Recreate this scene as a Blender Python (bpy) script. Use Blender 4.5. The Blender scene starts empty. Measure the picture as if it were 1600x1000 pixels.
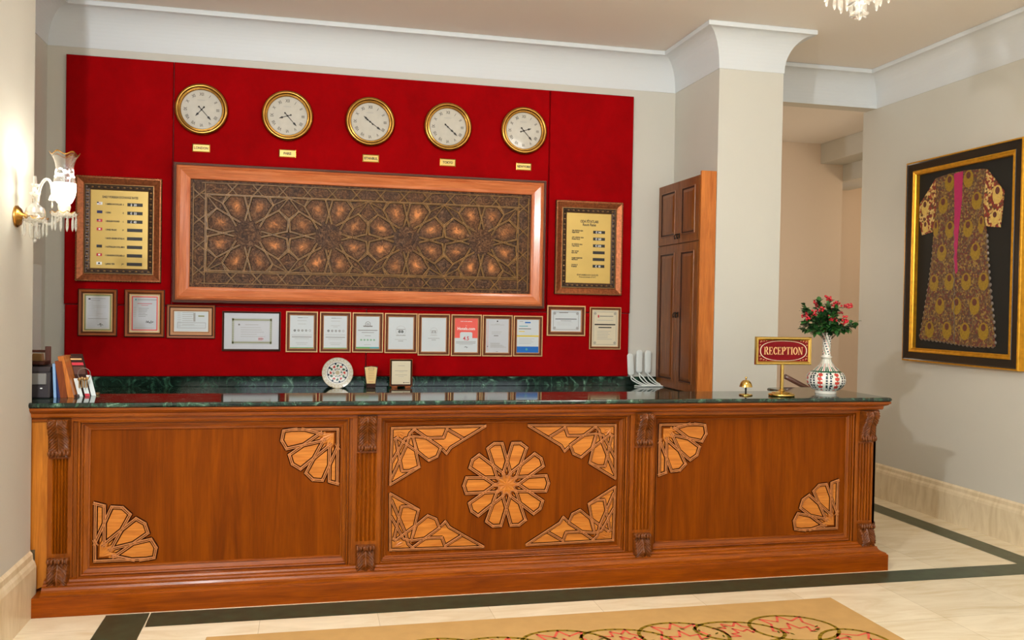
import bpy, bmesh, math, random
from mathutils import Vector, Matrix
random.seed(7)
PI = math.pi
scene = bpy.context.scene
COL = scene.collection
sin, cos, rad = math.sin, math.cos, math.radians

# ------------------------------------------------------------------ colours / materials
def lin(c):
    return tuple(((x/255)/12.92 if x/255 <= .04045 else ((x/255+.055)/1.055)**2.4) for x in c)

def newmat(name):
    m = bpy.data.materials.new(name); m.use_nodes = True
    nt = m.node_tree; b = nt.nodes['Principled BSDF']
    return m, nt, b
def setc(b, c): b.inputs['Base Color'].default_value = (*c, 1)
def plain(name, rgb, rough=.5, metal=0, coat=0, emit=0, spec=.5, var=0, vscale=30, bump=0):
    m, nt, b = newmat(name); c = lin(rgb)
    setc(b, c); b.inputs['Roughness'].default_value = rough; b.inputs['Metallic'].default_value = metal
    b.inputs['Coat Weight'].default_value = coat; b.inputs['Coat Roughness'].default_value = .05
    b.inputs['Specular IOR Level'].default_value = spec
    if emit:
        b.inputs['Emission Color'].default_value = (*c, 1); b.inputs['Emission Strength'].default_value = emit
    if var or bump:
        tc = nt.nodes.new('ShaderNodeTexCoord'); n = nt.nodes.new('ShaderNodeTexNoise')
        n.inputs['Scale'].default_value = vscale; n.inputs['Detail'].default_value = 6
        nt.links.new(tc.outputs['Object'], n.inputs['Vector'])
        if var:
            r = nt.nodes.new('ShaderNodeValToRGB')
            r.color_ramp.elements[0].position = .3; r.color_ramp.elements[1].position = .7
            r.color_ramp.elements[0].color = (*[x*(1-var) for x in c], 1)
            r.color_ramp.elements[1].color = (*[min(1, x*(1+var)) for x in c], 1)
            nt.links.new(n.outputs['Fac'], r.inputs['Fac']); nt.links.new(r.outputs['Color'], b.inputs['Base Color'])
        if bump:
            bp = nt.nodes.new('ShaderNodeBump'); bp.inputs['Strength'].default_value = bump; bp.inputs['Distance'].default_value = .003
            nt.links.new(n.outputs['Fac'], bp.inputs['Height']); nt.links.new(bp.outputs['Normal'], b.inputs['Normal'])
    return m

def noise_chain(nt, scale, vec3, detail=8, dist=0., rough=.6):
    tc = nt.nodes.new('ShaderNodeTexCoord'); mp = nt.nodes.new('ShaderNodeMapping'); n = nt.nodes.new('ShaderNodeTexNoise')
    mp.inputs['Scale'].default_value = vec3; n.inputs['Scale'].default_value = scale
    n.inputs['Detail'].default_value = detail; n.inputs['Distortion'].default_value = dist; n.inputs['Roughness'].default_value = rough
    nt.links.new(tc.outputs['Object'], mp.inputs['Vector']); nt.links.new(mp.outputs['Vector'], n.inputs['Vector'])
    return n
def ramp(nt, src, stops):
    r = nt.nodes.new('ShaderNodeValToRGB'); e = r.color_ramp.elements
    while len(e) < len(stops): e.new(.5)
    for i, (p, c) in enumerate(stops):
        e[i].position = p; e[i].color = (*lin(c), 1)
    nt.links.new(src, r.inputs['Fac']); return r
def wood(name, dark, light, grain='z', rough=.34, coat=.12, scale=3, fine=.3):
    m, nt, b = newmat(name)
    g = {'z': (9, 9, .7), 'x': (.7, 9, 9), 'y': (9, .7, 9)}[grain]
    n = noise_chain(nt, scale, g, 8, 1.2)
    mid = tuple((a*.5+c*.5) for a, c in zip(dark, light))
    r = ramp(nt, n.outputs['Fac'], [(.3, dark), (.5, mid), (.72, light)])
    g2 = {'z': (90, 90, 3), 'x': (3, 90, 90), 'y': (90, 3, 90)}[grain]
    n2 = noise_chain(nt, 2, g2, 3)
    r2 = ramp(nt, n2.outputs['Fac'], [(.35, (int(255*(1-fine)),)*3), (.6, (255, 255, 255))])
    mx = nt.nodes.new('ShaderNodeMix'); mx.data_type = 'RGBA'; mx.blend_type = 'MULTIPLY'; mx.inputs[0].default_value = .7
    nt.links.new(r.outputs['Color'], mx.inputs[6]); nt.links.new(r2.outputs['Color'], mx.inputs[7])
    nt.links.new(mx.outputs[2], b.inputs['Base Color'])
    b.inputs['Roughness'].default_value = rough; b.inputs['Coat Weight'].default_value = coat; b.inputs['Coat Roughness'].default_value = .12
    b.inputs['Specular IOR Level'].default_value = .25
    return m
def glassy(name, tint=(255, 255, 255), base=.12, gloss_col=(255, 255, 255), rough=.03, diff=0.):
    m = bpy.data.materials.new(name); m.use_nodes = True; nt = m.node_tree; nt.nodes.clear()
    o = nt.nodes.new('ShaderNodeOutputMaterial'); t = nt.nodes.new('ShaderNodeBsdfTransparent'); g = nt.nodes.new('ShaderNodeBsdfGlossy')
    t.inputs['Color'].default_value = (*lin(tint), 1); g.inputs['Color'].default_value = (*lin(gloss_col), 1); g.inputs['Roughness'].default_value = rough
    lw = nt.nodes.new('ShaderNodeLayerWeight'); lw.inputs['Blend'].default_value = .35
    mr = nt.nodes.new('ShaderNodeMapRange'); mr.inputs['To Min'].default_value = base; mr.inputs['To Max'].default_value = .95
    nt.links.new(lw.outputs['Facing'], mr.inputs['Value'])
    mx = nt.nodes.new('ShaderNodeMixShader'); nt.links.new(mr.outputs['Result'], mx.inputs['Fac'])
    nt.links.new(t.outputs[0], mx.inputs[1]); nt.links.new(g.outputs[0], mx.inputs[2])
    if diff:
        d = nt.nodes.new('ShaderNodeBsdfDiffuse'); d.inputs['Color'].default_value = (*lin(tint), 1)
        tr = nt.nodes.new('ShaderNodeBsdfTranslucent'); tr.inputs['Color'].default_value = (*lin(tint), 1)
        a = nt.nodes.new('ShaderNodeMixShader'); a.inputs['Fac'].default_value = .5
        nt.links.new(d.outputs[0], a.inputs[1]); nt.links.new(tr.outputs[0], a.inputs[2])
        m2 = nt.nodes.new('ShaderNodeMixShader'); m2.inputs['Fac'].default_value = diff
        nt.links.new(mx.outputs[0], m2.inputs[1]); nt.links.new(a.outputs[0], m2.inputs[2]); mx = m2
    nt.links.new(mx.outputs[0], o.inputs['Surface']); return m

def marble_green():
    m, nt, b = newmat('green_marble')
    n = noise_chain(nt, 7, (1, 1, 1), 10, 2.5, .7)
    r = ramp(nt, n.outputs['Fac'], [(.38, (10, 20, 15)), (.52, (26, 48, 37)), (.60, (50, 84, 66)), (.69, (132, 166, 144))])
    nt.links.new(r.outputs['Color'], b.inputs['Base Color']); b.inputs['Roughness'].default_value = .07
    b.inputs['Specular IOR Level'].default_value = .7
    return m
def cream_marble(name, dark, light, rough=.18, scale=1.6, tiles=True):
    m, nt, b = newmat(name)
    n = noise_chain(nt, scale, (1, 4, 1), 9, 1.5, .6)
    r = ramp(nt, n.outputs['Fac'], [(.3, dark), (.55, light), (.75, tuple(min(255, x+10) for x in light))])
    out = r.outputs['Color']
    if tiles:
        tc = nt.nodes.new('ShaderNodeTexCoord'); mp = nt.nodes.new('ShaderNodeMapping'); mp.inputs['Location'].default_value = (.23, .12, 0)
        br = nt.nodes.new('ShaderNodeTexBrick'); br.offset = 0; br.inputs['Scale'].default_value = 1
        br.inputs['Brick Width'].default_value = .6; br.inputs['Row Height'].default_value = .6; br.inputs['Mortar Size'].default_value = .0012
        br.inputs['Color1'].default_value = (1, 1, 1, 1); br.inputs['Color2'].default_value = (.93, .92, .9, 1); br.inputs['Mortar'].default_value = (.62, .57, .5, 1)
        nt.links.new(tc.outputs['Object'], mp.inputs['Vector']); nt.links.new(mp.outputs['Vector'], br.inputs['Vector'])
        mx = nt.nodes.new('ShaderNodeMix'); mx.data_type = 'RGBA'; mx.blend_type = 'MULTIPLY'; mx.inputs[0].default_value = 1
        nt.links.new(out, mx.inputs[6]); nt.links.new(br.outputs['Color'], mx.inputs[7]); out = mx.outputs[2]
    nt.links.new(out, b.inputs['Base Color']); b.inputs['Roughness'].default_value = rough
    return m
def velvet():
    m, nt, b = newmat('red_velvet')
    n = noise_chain(nt, 3, (1, 1, .8), 10, .2, .75)
    r = ramp(nt, n.outputs['Fac'], [(.3, (138, 0, 3)), (.55, (156, 0, 5)), (.8, (172, 1, 9))])
    nt.links.new(r.outputs['Color'], b.inputs['Base Color']); b.inputs['Roughness'].default_value = .9
    b.inputs['Specular IOR Level'].default_value = .08
    b.inputs['Sheen Weight'].default_value = .03; b.inputs['Sheen Tint'].default_value = (*lin((220, 30, 40)), 1)
    return m
def old_wood(name, worn=False):
    m, nt, b = newmat(name)
    n = noise_chain(nt, 6, (4, 4, 4), 9, 2.5, .7)
    r = ramp(nt, n.outputs['Fac'], [(.34, (30, 17, 8)), (.46, (78, 50, 26)), (.56, (116, 84, 56)), (.68, (160, 126, 92))])
    out = r.outputs['Color']
    n3 = noise_chain(nt, 3, (2.3, 2, 2.1), 4, 1)
    r3 = ramp(nt, n3.outputs['Fac'], [(.4, (255, 232, 200)), (.62, (205, 200, 215))])
    mm = nt.nodes.new('ShaderNodeMix'); mm.data_type = 'RGBA'; mm.blend_type = 'MULTIPLY'; mm.inputs[0].default_value = .9
    nt.links.new(out, mm.inputs[6]); nt.links.new(r3.outputs['Color'], mm.inputs[7]); out = mm.outputs[2]
    if worn:
        at = nt.nodes.new('ShaderNodeAttribute'); at.attribute_name = 'worn'
        n2 = noise_chain(nt, 11, (2, 2, 2), 6, 2)
        ad = nt.nodes.new('ShaderNodeMath'); ad.operation = 'MULTIPLY'
        nt.links.new(at.outputs['Fac'], ad.inputs[0])
        mr = nt.nodes.new('ShaderNodeMapRange'); mr.inputs['From Min'].default_value = .38; mr.inputs['From Max'].default_value = .6
        mr.inputs['To Min'].default_value = .25; mr.inputs['To Max'].default_value = 1.3
        nt.links.new(n2.outputs['Fac'], mr.inputs['Value']); nt.links.new(mr.outputs['Result'], ad.inputs[1])
        mx = nt.nodes.new('ShaderNodeMix'); mx.data_type = 'RGBA'
        nt.links.new(ad.outputs[0], mx.inputs[0]); nt.links.new(out, mx.inputs[6]); mx.inputs[7].default_value = (*lin((224, 142, 80)), 1)
        out = mx.outputs[2]
    nt.links.new(out, b.inputs['Base Color']); b.inputs['Roughness'].default_value = .55; b.inputs['Specular IOR Level'].default_value = .25
    bp = nt.nodes.new('ShaderNodeBump'); bp.inputs['Strength'].default_value = .5; bp.inputs['Distance'].default_value = .003
    nt.links.new(n.outputs['Fac'], bp.inputs['Height']); nt.links.new(bp.outputs['Normal'], b.inputs['Normal'])
    return m
def brocade(name, cols, scale=70):
    m, nt, b = newmat(name)
    tc = nt.nodes.new('ShaderNodeTexCoord'); v = nt.nodes.new('ShaderNodeTexVoronoi'); v.inputs['Scale'].default_value = scale
    nt.links.new(tc.outputs['Object'], v.inputs['Vector'])
    s = nt.nodes.new('ShaderNodeSeparateColor'); nt.links.new(v.outputs['Color'], s.inputs['Color'])
    r = ramp(nt, s.outputs['Red'], [(i/len(cols), c) for i, c in enumerate(cols)]); r.color_ramp.interpolation = 'CONSTANT'
    nt.links.new(r.outputs['Color'], b.inputs['Base Color']); b.inputs['Roughness'].default_value = .6
    return m

W = {}
W['wall'] = plain('wall_paint', (206, 203, 192), .6, var=.02, vscale=1.5)
W['white'] = plain('white_plaster', (220, 224, 226), .5)
W['ceil'] = plain('ceiling_paint', (236, 228, 218), .7)
W['recess'] = plain('recess_paint', (226, 202, 174), .7)
W['body'] = wood('counter_wood', (118, 54, 0), (160, 82, 6), 'z', fine=.14)
W['bodyx'] = wood('counter_wood_rails', (120, 52, 0), (164, 82, 6), 'x', fine=.18)
W['plinth'] = wood('plinth_wood', (124, 52, 0), (156, 72, 0), 'x', fine=.15)
W['panel'] = wood('panel_veneer', (104, 44, 0), (138, 66, 0), 'z', rough=.5, scale=1.2, fine=.1, coat=0)
W['panel'].node_tree.nodes['Principled BSDF'].inputs['Specular IOR Level'].default_value = .08
W['plinth'].node_tree.nodes['Principled BSDF'].inputs['Specular IOR Level'].default_value = .12
W['strip'] = wood('light_filler_wood', (168, 94, 24), (206, 126, 40), 'z', fine=.15)
W['carved'] = plain('carved_dark_wood', (108, 54, 10), .34, coat=.1, var=.3, spec=.4, vscale=40)
W['inlay'] = wood('inlay_light_wood', (178, 100, 30), (214, 136, 54), 'x', rough=.4, coat=.08, scale=4, fine=.12)
W['strap'] = plain('inlay_strap_wood', (180, 112, 60), .45, var=.12, spec=.3)
W['groove'] = plain('dark_groove', (34, 8, 0), .8, spec=.05)
W['marble'] = marble_green()
W['cream'] = cream_marble('cream_floor_marble', (230, 210, 172), (244, 230, 200))
W['cream2'] = cream_marble('skirting_marble', (214, 192, 152), (232, 214, 180), .3, 2.5, False)
W['band'] = plain('green_floor_marble', (46, 62, 44), .3, var=.4, vscale=14)
W['velvet'] = velvet()
W['gold'] = plain('gilt', (172, 126, 60), .25, 1, var=.15, vscale=12)
W['brass'] = plain('polished_brass', (212, 176, 96), .16, 1)
W['dial'] = plain('clock_dial', (196, 190, 176), .5, coat=.4, var=.05, vscale=20)
W['ink'] = plain('black_ink', (38, 34, 30), .5)
W['dialink'] = plain('dial_numeral_ink', (92, 86, 78), .6)
W['greyink'] = plain('grey_ink', (128, 124, 118), .6)
W['lightink'] = plain('light_grey_ink', (172, 170, 165), .6)
W['orange'] = wood('salmon_frame_wood', (198, 100, 52), (232, 140, 88), 'x', rough=.22, coat=.5, fine=.12)
W['orangez'] = wood('salmon_frame_wood_upright', (198, 100, 52), (232, 140, 88), 'z', rough=.22, coat=.5, fine=.12)
W['edge'] = plain('dark_frame_edge', (92, 56, 44), .35, coat=.3)
W['old'] = old_wood('aged_walnut'); W['worn'] = old_wood('worn_walnut', True)
W['ostrap'] = plain('aged_strap', (122, 84, 36), .4, var=.3, vscale=30)
W['ogold'] = plain('gilt_strap_edge', (200, 146, 66), .4, var=.3, vscale=30)
W['odark'] = plain('aged_groove', (30, 16, 6), .7, spec=.2)
W['copper'] = plain('copper_leaf', (152, 86, 50), .35, .7, var=.35, vscale=60, bump=.3)
W['ornate'] = plain('dark_bronze', (66, 44, 26), .4, .4, var=.4, vscale=60)
W['bead'] = plain('bronze_bead', (156, 120, 74), .35, .7)
W['plate'] = plain('brushed_brass_sheet', (212, 178, 98), .38, .35, var=.05, vscale=5)
W['f_brown'] = plain('brown_frame', (104, 50, 18), .5, var=.2, spec=.25)
W['f_dark'] = plain('dark_brown_frame', (56, 24, 10), .5, spec=.25)
W['f_pale'] = plain('pale_gilt_lip', (226, 180, 122), .4, .1)
W['f_tan'] = plain('tan_frame', (190, 134, 84), .4)
W['f_mid'] = plain('mid_brown_frame', (158, 86, 40), .45, spec=.3)
W['paper'] = plain('paper_white', (210, 216, 218), .45, coat=.15)
W['papercream'] = plain('paper_cream', (222, 210, 180), .45, coat=.15)
W['award'] = plain('award_gold', (232, 200, 136), .4)
W['papergrey'] = plain('paper_grey', (200, 202, 206), .45, coat=.15)
W['coral'] = plain('print_coral', (236, 84, 66), .45, coat=.15)
W['blue'] = plain('print_blue', (0, 104, 190), .4)
W['teal'] = plain('print_teal', (70, 160, 170), .5)
W['green'] = plain('print_green', (84, 164, 96), .5)
W['yellow'] = plain('print_yellow', (226, 196, 60), .5)
W['redink'] = plain('print_red', (204, 46, 62), .5)
W['olive'] = plain('print_olive', (146, 148, 92), .6)
W['pinkink'] = plain('print_pink', (214, 176, 180), .6)
W['whiteink'] = plain('white_ink', (244, 244, 240), .5)
W['navy'] = plain('print_navy', (34, 40, 92), .5)
W['blackm'] = plain('frame_black', (24, 14, 10), .25, coat=.4)
W['backing'] = plain('black_mount', (22, 20, 16), .7)
W['goldpaint'] = plain('gold_leaf', (214, 152, 34), .35, .6, var=.15)
W['robe'] = brocade('brocade_body', [(96, 66, 40), (122, 92, 50), (84, 60, 52), (150, 120, 60), (104, 48, 44), (112, 88, 62)])
W['sleeve'] = brocade('brocade_sleeve', [(196, 158, 88), (120, 44, 34), (214, 184, 116), (92, 62, 36), (150, 56, 42)], 60)
W['medal'] = plain('gold_thread', (150, 118, 30), .5, var=.2, vscale=60)
W['medal2'] = plain('pale_gold_thread', (208, 174, 92), .5, var=.15, vscale=60)
W['maroon'] = plain('maroon_thread', (96, 48, 40), .6, var=.3, vscale=80)
W['magenta'] = plain('magenta_silk', (178, 36, 92), .5, var=.08)
W['silver'] = plain('silver_edging', (128, 116, 106), .4, .3)
W['rug'] = plain('tan_rug', (190, 150, 94), .95, var=.06, vscale=9, spec=.1)
W['rugolive'] = plain('rug_olive', (140, 112, 30), .95, spec=.1)
W['rugred'] = plain('rug_coral', (214, 92, 72), .95, spec=.1)
W['rugdark'] = plain('rug_moss', (92, 86, 30), .95, spec=.1)
W['vwhite'] = plain('glazed_white', (232, 228, 218), .15, coat=.6)
W['vred'] = plain('glaze_red', (196, 62, 50), .15, coat=.6)
W['vblue'] = plain('glaze_teal_blue', (14, 40, 62), .15, coat=.6)
W['vgreen'] = plain('glaze_green', (44, 96, 66), .15, coat=.6)
W['vpink'] = plain('glaze_pink', (232, 168, 150), .15, coat=.6)
W['vsand'] = plain('glaze_sand', (196, 180, 146), .2, coat=.5)
W['leaf'] = plain('leaf_green', (52, 104, 44), .35, var=.35, vscale=25)
W['leaf2'] = plain('leaf_dark', (24, 62, 30), .35, var=.3, vscale=25)
W['berry'] = plain('berry_red', (190, 10, 34), .25, coat=.5)
W['stem'] = plain('stem_brown', (70, 52, 30), .6)
W['signred'] = plain('sign_maroon', (112, 0, 12), .45, spec=.2)
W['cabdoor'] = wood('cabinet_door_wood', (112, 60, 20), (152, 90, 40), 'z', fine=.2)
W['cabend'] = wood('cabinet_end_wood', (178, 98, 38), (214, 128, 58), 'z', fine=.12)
W['iron'] = plain('black_iron', (28, 22, 18), .4, .6)
W['whiteplastic'] = plain('white_plastic', (226, 232, 228), .35)
W['printer'] = plain('dark_grey_plastic', (58, 52, 54), .35, coat=.2)
W['leather'] = wood('leather_brown', (112, 50, 20), (142, 70, 30), 'z', fine=.1)
W['bluep'] = plain('pale_blue_card', (140, 176, 214), .4)
W['crystal'] = glassy('crystal', (250, 250, 246), .25, diff=.10)
W['clearglass'] = glassy('clear_glass', (250, 250, 250), .08)
W['frost'] = glassy('frosted_glass', (255, 252, 244), .05, diff=.75, rough=.3)
W['candle'] = plain('cream_ceramic', (236, 226, 200), .3, coat=.3)
m, nt, b = newmat('lit_bulb'); b.inputs['Emission Color'].default_value = (1, .86, .66, 1); b.inputs['Emission Strength'].default_value = 14; W['bulb'] = m

# ------------------------------------------------------------------ mesh builder
class MB:
    def __init__(s): s.v = []; s.f = []; s.m = []; s.mats = []; s.worn = {}; s.sm = []
    def mi(s, mat):
        if isinstance(mat, str): mat = W[mat]
        if mat not in s.mats: s.mats.append(mat)
        return s.mats.index(mat)
    def face(s, pts, mat, smooth=False, T=None):
        i0 = len(s.v)
        s.v += [tuple(T @ Vector(p)) if T else tuple(p) for p in pts]
        s.f.append(tuple(range(i0, i0+len(pts)))); s.m.append(s.mi(mat)); s.sm.append(smooth)
    def grid(s, rows, mat, closed=False, smooth=True, matf=None, capends=False):
        i0 = len(s.v); R = len(rows); N = len(rows[0])
        for r in rows: s.v += [tuple(p) for p in r]
        k = s.mi(mat) if mat else 0
        for a in range(R-1):
            for c in range(N if closed else N-1):
                d = (c+1) % N
                s.f.append((i0+a*N+c, i0+a*N+d, i0+(a+1)*N+d, i0+(a+1)*N+c))
                s.m.append(s.mi(matf(a, c)) if matf else k); s.sm.append(smooth)
        if capends:
            s.f.append(tuple(i0+c for c in range(N))[::-1]); s.m.append(s.mi(matf(0, 0)) if matf else k); s.sm.append(False)
            s.f.append(tuple(i0+(R-1)*N+c for c in range(N))); s.m.append(s.mi(matf(R-2, 0)) if matf else k); s.sm.append(False)
    def box(s, x0, x1, y0, y1, z0, z1, mat, bev=0., T=None):
        if bev <= 0:
            p = [(x0,y0,z0),(x1,y0,z0),(x1,y1,z0),(x0,y1,z0),(x0,y0,z1),(x1,y0,z1),(x1,y1,z1),(x0,y1,z1)]
            if T: p = [tuple(T @ Vector(q)) for q in p]
            i = len(s.v); s.v += p; k = s.mi(mat)
            for f in ((0,3,2,1),(4,5,6,7),(0,1,5,4),(1,2,6,5),(2,3,7,6),(3,0,4,7)):
                s.f.append(tuple(i+q for q in f)); s.m.append(k); s.sm.append(False)
        else:
            b = min(bev, (x1-x0)*.45, (y1-y0)*.45, (z1-z0)*.45)
            def ring(ins, z):
                return [(x0+ins,y0+b,z),(x0+b,y0+ins,z),(x1-b,y0+ins,z),(x1-ins,y0+b,z),(x1-ins,y1-b,z),(x1-b,y1-ins,z),(x0+b,y1-ins,z),(x0+ins,y1-b,z)]
            def small(z):
                return [(x0+b,y0+b,z),(x0+b,y0+b,z),(x1-b,y0+b,z),(x1-b,y0+b,z),(x1-b,y1-b,z),(x1-b,y1-b,z),(x0+b,y1-b,z),(x0+b,y1-b,z)]
            rows = [ring(b*.999, z0), ring(0, z0+b), ring(0, z1-b), ring(b*.999, z1)]
            if T: rows = [[tuple(T @ Vector(q)) for q in r] for r in rows]
            s.grid(rows, mat, True, False, capends=True)
    def rectsweep(s, x0, x1, z0, z1, y, prof, plane='xz', back=True):
        """picture-frame sweep; prof = [(inset, protrusion, material of the strip that FOLLOWS)]; front looks to -Y (xz) or -X (yz)"""
        rings = []
        for (d, h, *_r) in prof:
            q = [(x0+d, z0+d), (x1-d, z0+d), (x1-d, z1-d), (x0+d, z1-d)]
            if plane == 'xz': rings.append([(a, y-h, c) for a, c in q])
            else: rings.append([(y-h, a, c) for a, c in q])
        for i in range(len(rings)-1):
            m = prof[i][2]
            ms = m if isinstance(m, tuple) else (m, m)
            for k in range(4):
                n = (k+1) % 4
                s.face([rings[i][k], rings[i][n], rings[i+1][n], rings[i+1][k]], ms[0] if k % 2 == 0 else ms[1])
    def lathe(s, prof, cx, cy, cz, seg=32, mat='gold', axis='z', matf=None, flute=None, smooth=True):
        rows = []
        for j, (r, h) in enumerate(prof):
            row = []
            for k in range(seg):
                a = 2*PI*k/seg; rr = max(r, 1e-5)
                hh = h
                if flute: rr, hh = flute(rr, h, a, j)
                if axis == 'z': row.append((cx+rr*cos(a), cy+rr*sin(a), cz+hh))
                elif axis == '-y': row.append((cx+rr*cos(a), cy-hh, cz+rr*sin(a)))
                elif axis == 'x': row.append((cx+hh, cy+rr*cos(a), cz+rr*sin(a)))
            rows.append(row)
        s.grid(rows, mat, True, smooth, matf)
    def tube(s, pts, r, mat, seg=8, smooth=True, cap=True):
        pts = [Vector(p) for p in pts]; rows = []
        up = Vector((0, 0, 1)); prev = None
        for i, p in enumerate(pts):
            t = (pts[min(i+1, len(pts)-1)]-pts[max(i-1, 0)]).normalized()
            if prev is None:
                a = t.orthogonal().normalized()
            else:
                a = (prev - t*prev.dot(t)).normalized()
            prev = a; b = t.cross(a); rr = r[i] if isinstance(r, (list, tuple)) else r
            rows.append([tuple(p + (a*cos(2*PI*k/seg)+b*sin(2*PI*k/seg))*rr) for k in range(seg)])
        s.grid(rows, mat, True, smooth, capends=cap)
    def ball(s, c, r, mat, seg=10, rings=6, sc=(1, 1, 1)):
        rows = []
        for j in range(rings+1):
            a = PI*j/rings
            rows.append([(c[0]+sc[0]*max(sin(a), 1e-4)*r*cos(2*PI*k/seg), c[1]+sc[1]*max(sin(a), 1e-4)*r*sin(2*PI*k/seg), c[2]-sc[2]*r*cos(a)) for k in range(seg)])
        s.grid(rows, mat, True, True)
    def prism(s, poly, h0, h1, mat, plane='xz', sidemat=None):
        """poly 2D; xz: extruded from y=h0 (back) to y=h1 (front, smaller y)"""
        f = {'xz': lambda p, h: (p[0], h, p[1]), 'yz': lambda p, h: (h, p[0], p[1]), 'xy': lambda p, h: (p[0], p[1], h)}[plane]
        n = len(poly)
        s.face([f(p, h1) for p in poly], mat)
        s.face([f(p, h0) for p in poly][::-1], mat)
        for i in range(n):
            a, b = poly[i], poly[(i+1) % n]
            s.face([f(a, h0), f(b, h0), f(b, h1), f(a, h1)], sidemat or mat)
    def text(s, string, x, z, size, mat, y, align='CENTER', plane='xz', sx=1., bold=0.):
        tm = text_mesh(string, size, align, bold)
        i0 = len(s.v); k = s.mi(mat)
        for (a, c) in tm[0]:
            s.v.append((x+a*sx, y, z+c) if plane == 'xz' else (y, x-a*sx, z+c))
        for f in tm[1]:
            s.f.append(tuple(i0+q for q in f)); s.m.append(k); s.sm.append(False)
    def build(s, name, parent=None, kind=None, recalc=False, weld=False):
        me = bpy.data.meshes.new(name); me.from_pydata(s.v, [], s.f)
        for m in s.mats: me.materials.append(m)
        me.polygons.foreach_set('material_index', s.m); me.polygons.foreach_set('use_smooth', s.sm)
        if s.worn:
            at = me.attributes.new('worn', 'FLOAT', 'POINT')
            at.data.foreach_set('value', [s.worn.get(i, 0.) for i in range(len(s.v))])
        if recalc or weld:
            bm = bmesh.new(); bm.from_mesh(me)
            if weld: bmesh.ops.remove_doubles(bm, verts=bm.verts, dist=1e-5)
            bmesh.ops.recalc_face_normals(bm, faces=bm.faces); bm.to_mesh(me); bm.free()
        me.update()
        o = bpy.data.objects.new(name, me); COL.objects.link(o)
        if parent is not None:
            o.parent = parent; me.transform(Matrix.Translation(-wloc(parent)))
        if kind: o['kind'] = kind
        return o
LOC = {}
def wloc(o):
    v = Vector(o.location)
    while o.parent: o = o.parent; v += Vector(o.location)
    return v
_tc = {}
def text_mesh(string, size, align, bold):
    key = (string, size, align, bold)
    if key in _tc: return _tc[key]
    cu = bpy.data.curves.new('t', 'FONT'); cu.body = string; cu.size = size; cu.align_x = align; cu.resolution_u = 2; cu.offset = bold
    ob = bpy.data.objects.new('t', cu); COL.objects.link(ob)
    dg = bpy.context.evaluated_depsgraph_get(); dg.update()
    me = bpy.data.meshes.new_from_object(ob.evaluated_get(dg))
    r = ([(v.co.x, v.co.y) for v in me.vertices], [tuple(p.vertices) for p in me.polygons])
    bpy.data.objects.remove(ob); bpy.data.curves.remove(cu); bpy.data.meshes.remove(me)
    _tc[key] = r; return r
def thing(name, label, cat, loc=(0, 0, 0), group=None):
    o = bpy.data.objects.new(name, None); COL.objects.link(o); o.location = loc; o.empty_display_size = .1
    o['label'] = label; o['category'] = cat
    if group: o['group'] = group
    return o
def tag(o, label, cat, group=None):
    o['label'] = label; o['category'] = cat
    if group: o['group'] = group
    return o
def struct(mb, name):
    return mb.build(name, kind='structure')
def miter(path, closed=False):
    n = len(path); out = []
    for i in range(n):
        a = path[i-1] if (i > 0 or closed) else None; c = path[(i+1) % n] if (i < n-1 or closed) else None; p = path[i]
        def nrm(u, v):
            dx, dy = v[0]-u[0], v[1]-u[1]; L = math.hypot(dx, dy); return (dy/L, -dx/L)
        if a is None: out.append(nrm(p, c))
        elif c is None: out.append(nrm(a, p))
        else:
            n1, n2 = nrm(a, p), nrm(p, c); k = 1+n1[0]*n2[0]+n1[1]*n2[1]
            out.append(((n1[0]+n2[0])/k, (n1[1]+n2[1])/k))
    return out
def sweep(mb, path, prof, mat, closed=False, smooth=False, caps=True, matf=None):
    """path in XY (outward = right of travel); prof=[(out,z)]"""
    ms = miter(path, closed)
    rows = [[(p[0]+m[0]*o, p[1]+m[1]*o, z) for (o, z) in prof] for p, m in zip(path, ms)]
    if closed: rows.append(rows[0])
    mb.grid(rows, mat, False, smooth, matf)
    if caps and not closed:
        mb.face(rows[0][::-1], mat); mb.face(rows[-1], mat)

# ------------------------------------------------------------------ strapwork helpers (2D -> relief facing -Y)
def clip_seg(p, q, poly):
    if poly is None: return p, q
    t0, t1 = 0., 1.; d = (q[0]-p[0], q[1]-p[1]); n = len(poly)
    for i in range(n):
        a, b = poly[i], poly[(i+1) % n]; nx, ny = -(b[1]-a[1]), b[0]-a[0]
        num = nx*(p[0]-a[0])+ny*(p[1]-a[1]); den = nx*d[0]+ny*d[1]
        if abs(den) < 1e-12:
            if num < -1e-9: return None
            continue
        t = -num/den
        if den > 0: t0 = max(t0, t)
        else: t1 = min(t1, t)
    if t1-t0 < 1e-4: return None
    return (p[0]+d[0]*t0, p[1]+d[1]*t0), (p[0]+d[0]*t1, p[1]+d[1]*t1)
def clip_poly(pts, poly):
    if poly is None: return pts
    out = pts; n = len(poly)
    for i in range(n):
        a, b = poly[i], poly[(i+1) % n]; nx, ny = -(b[1]-a[1]), b[0]-a[0]
        inp = out; out = []
        for j in range(len(inp)):
            p, q = inp[j], inp[(j+1) % len(inp)]
            sp = nx*(p[0]-a[0])+ny*(p[1]-a[1]); sq = nx*(q[0]-a[0])+ny*(q[1]-a[1])
            if sp >= 0: out.append(p)
            if (sp >= 0) != (sq >= 0):
                t = sp/(sp-sq); out.append((p[0]+(q[0]-p[0])*t, p[1]+(q[1]-p[1])*t))
        if not out: return []
    return out
_sc = [0]
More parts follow.
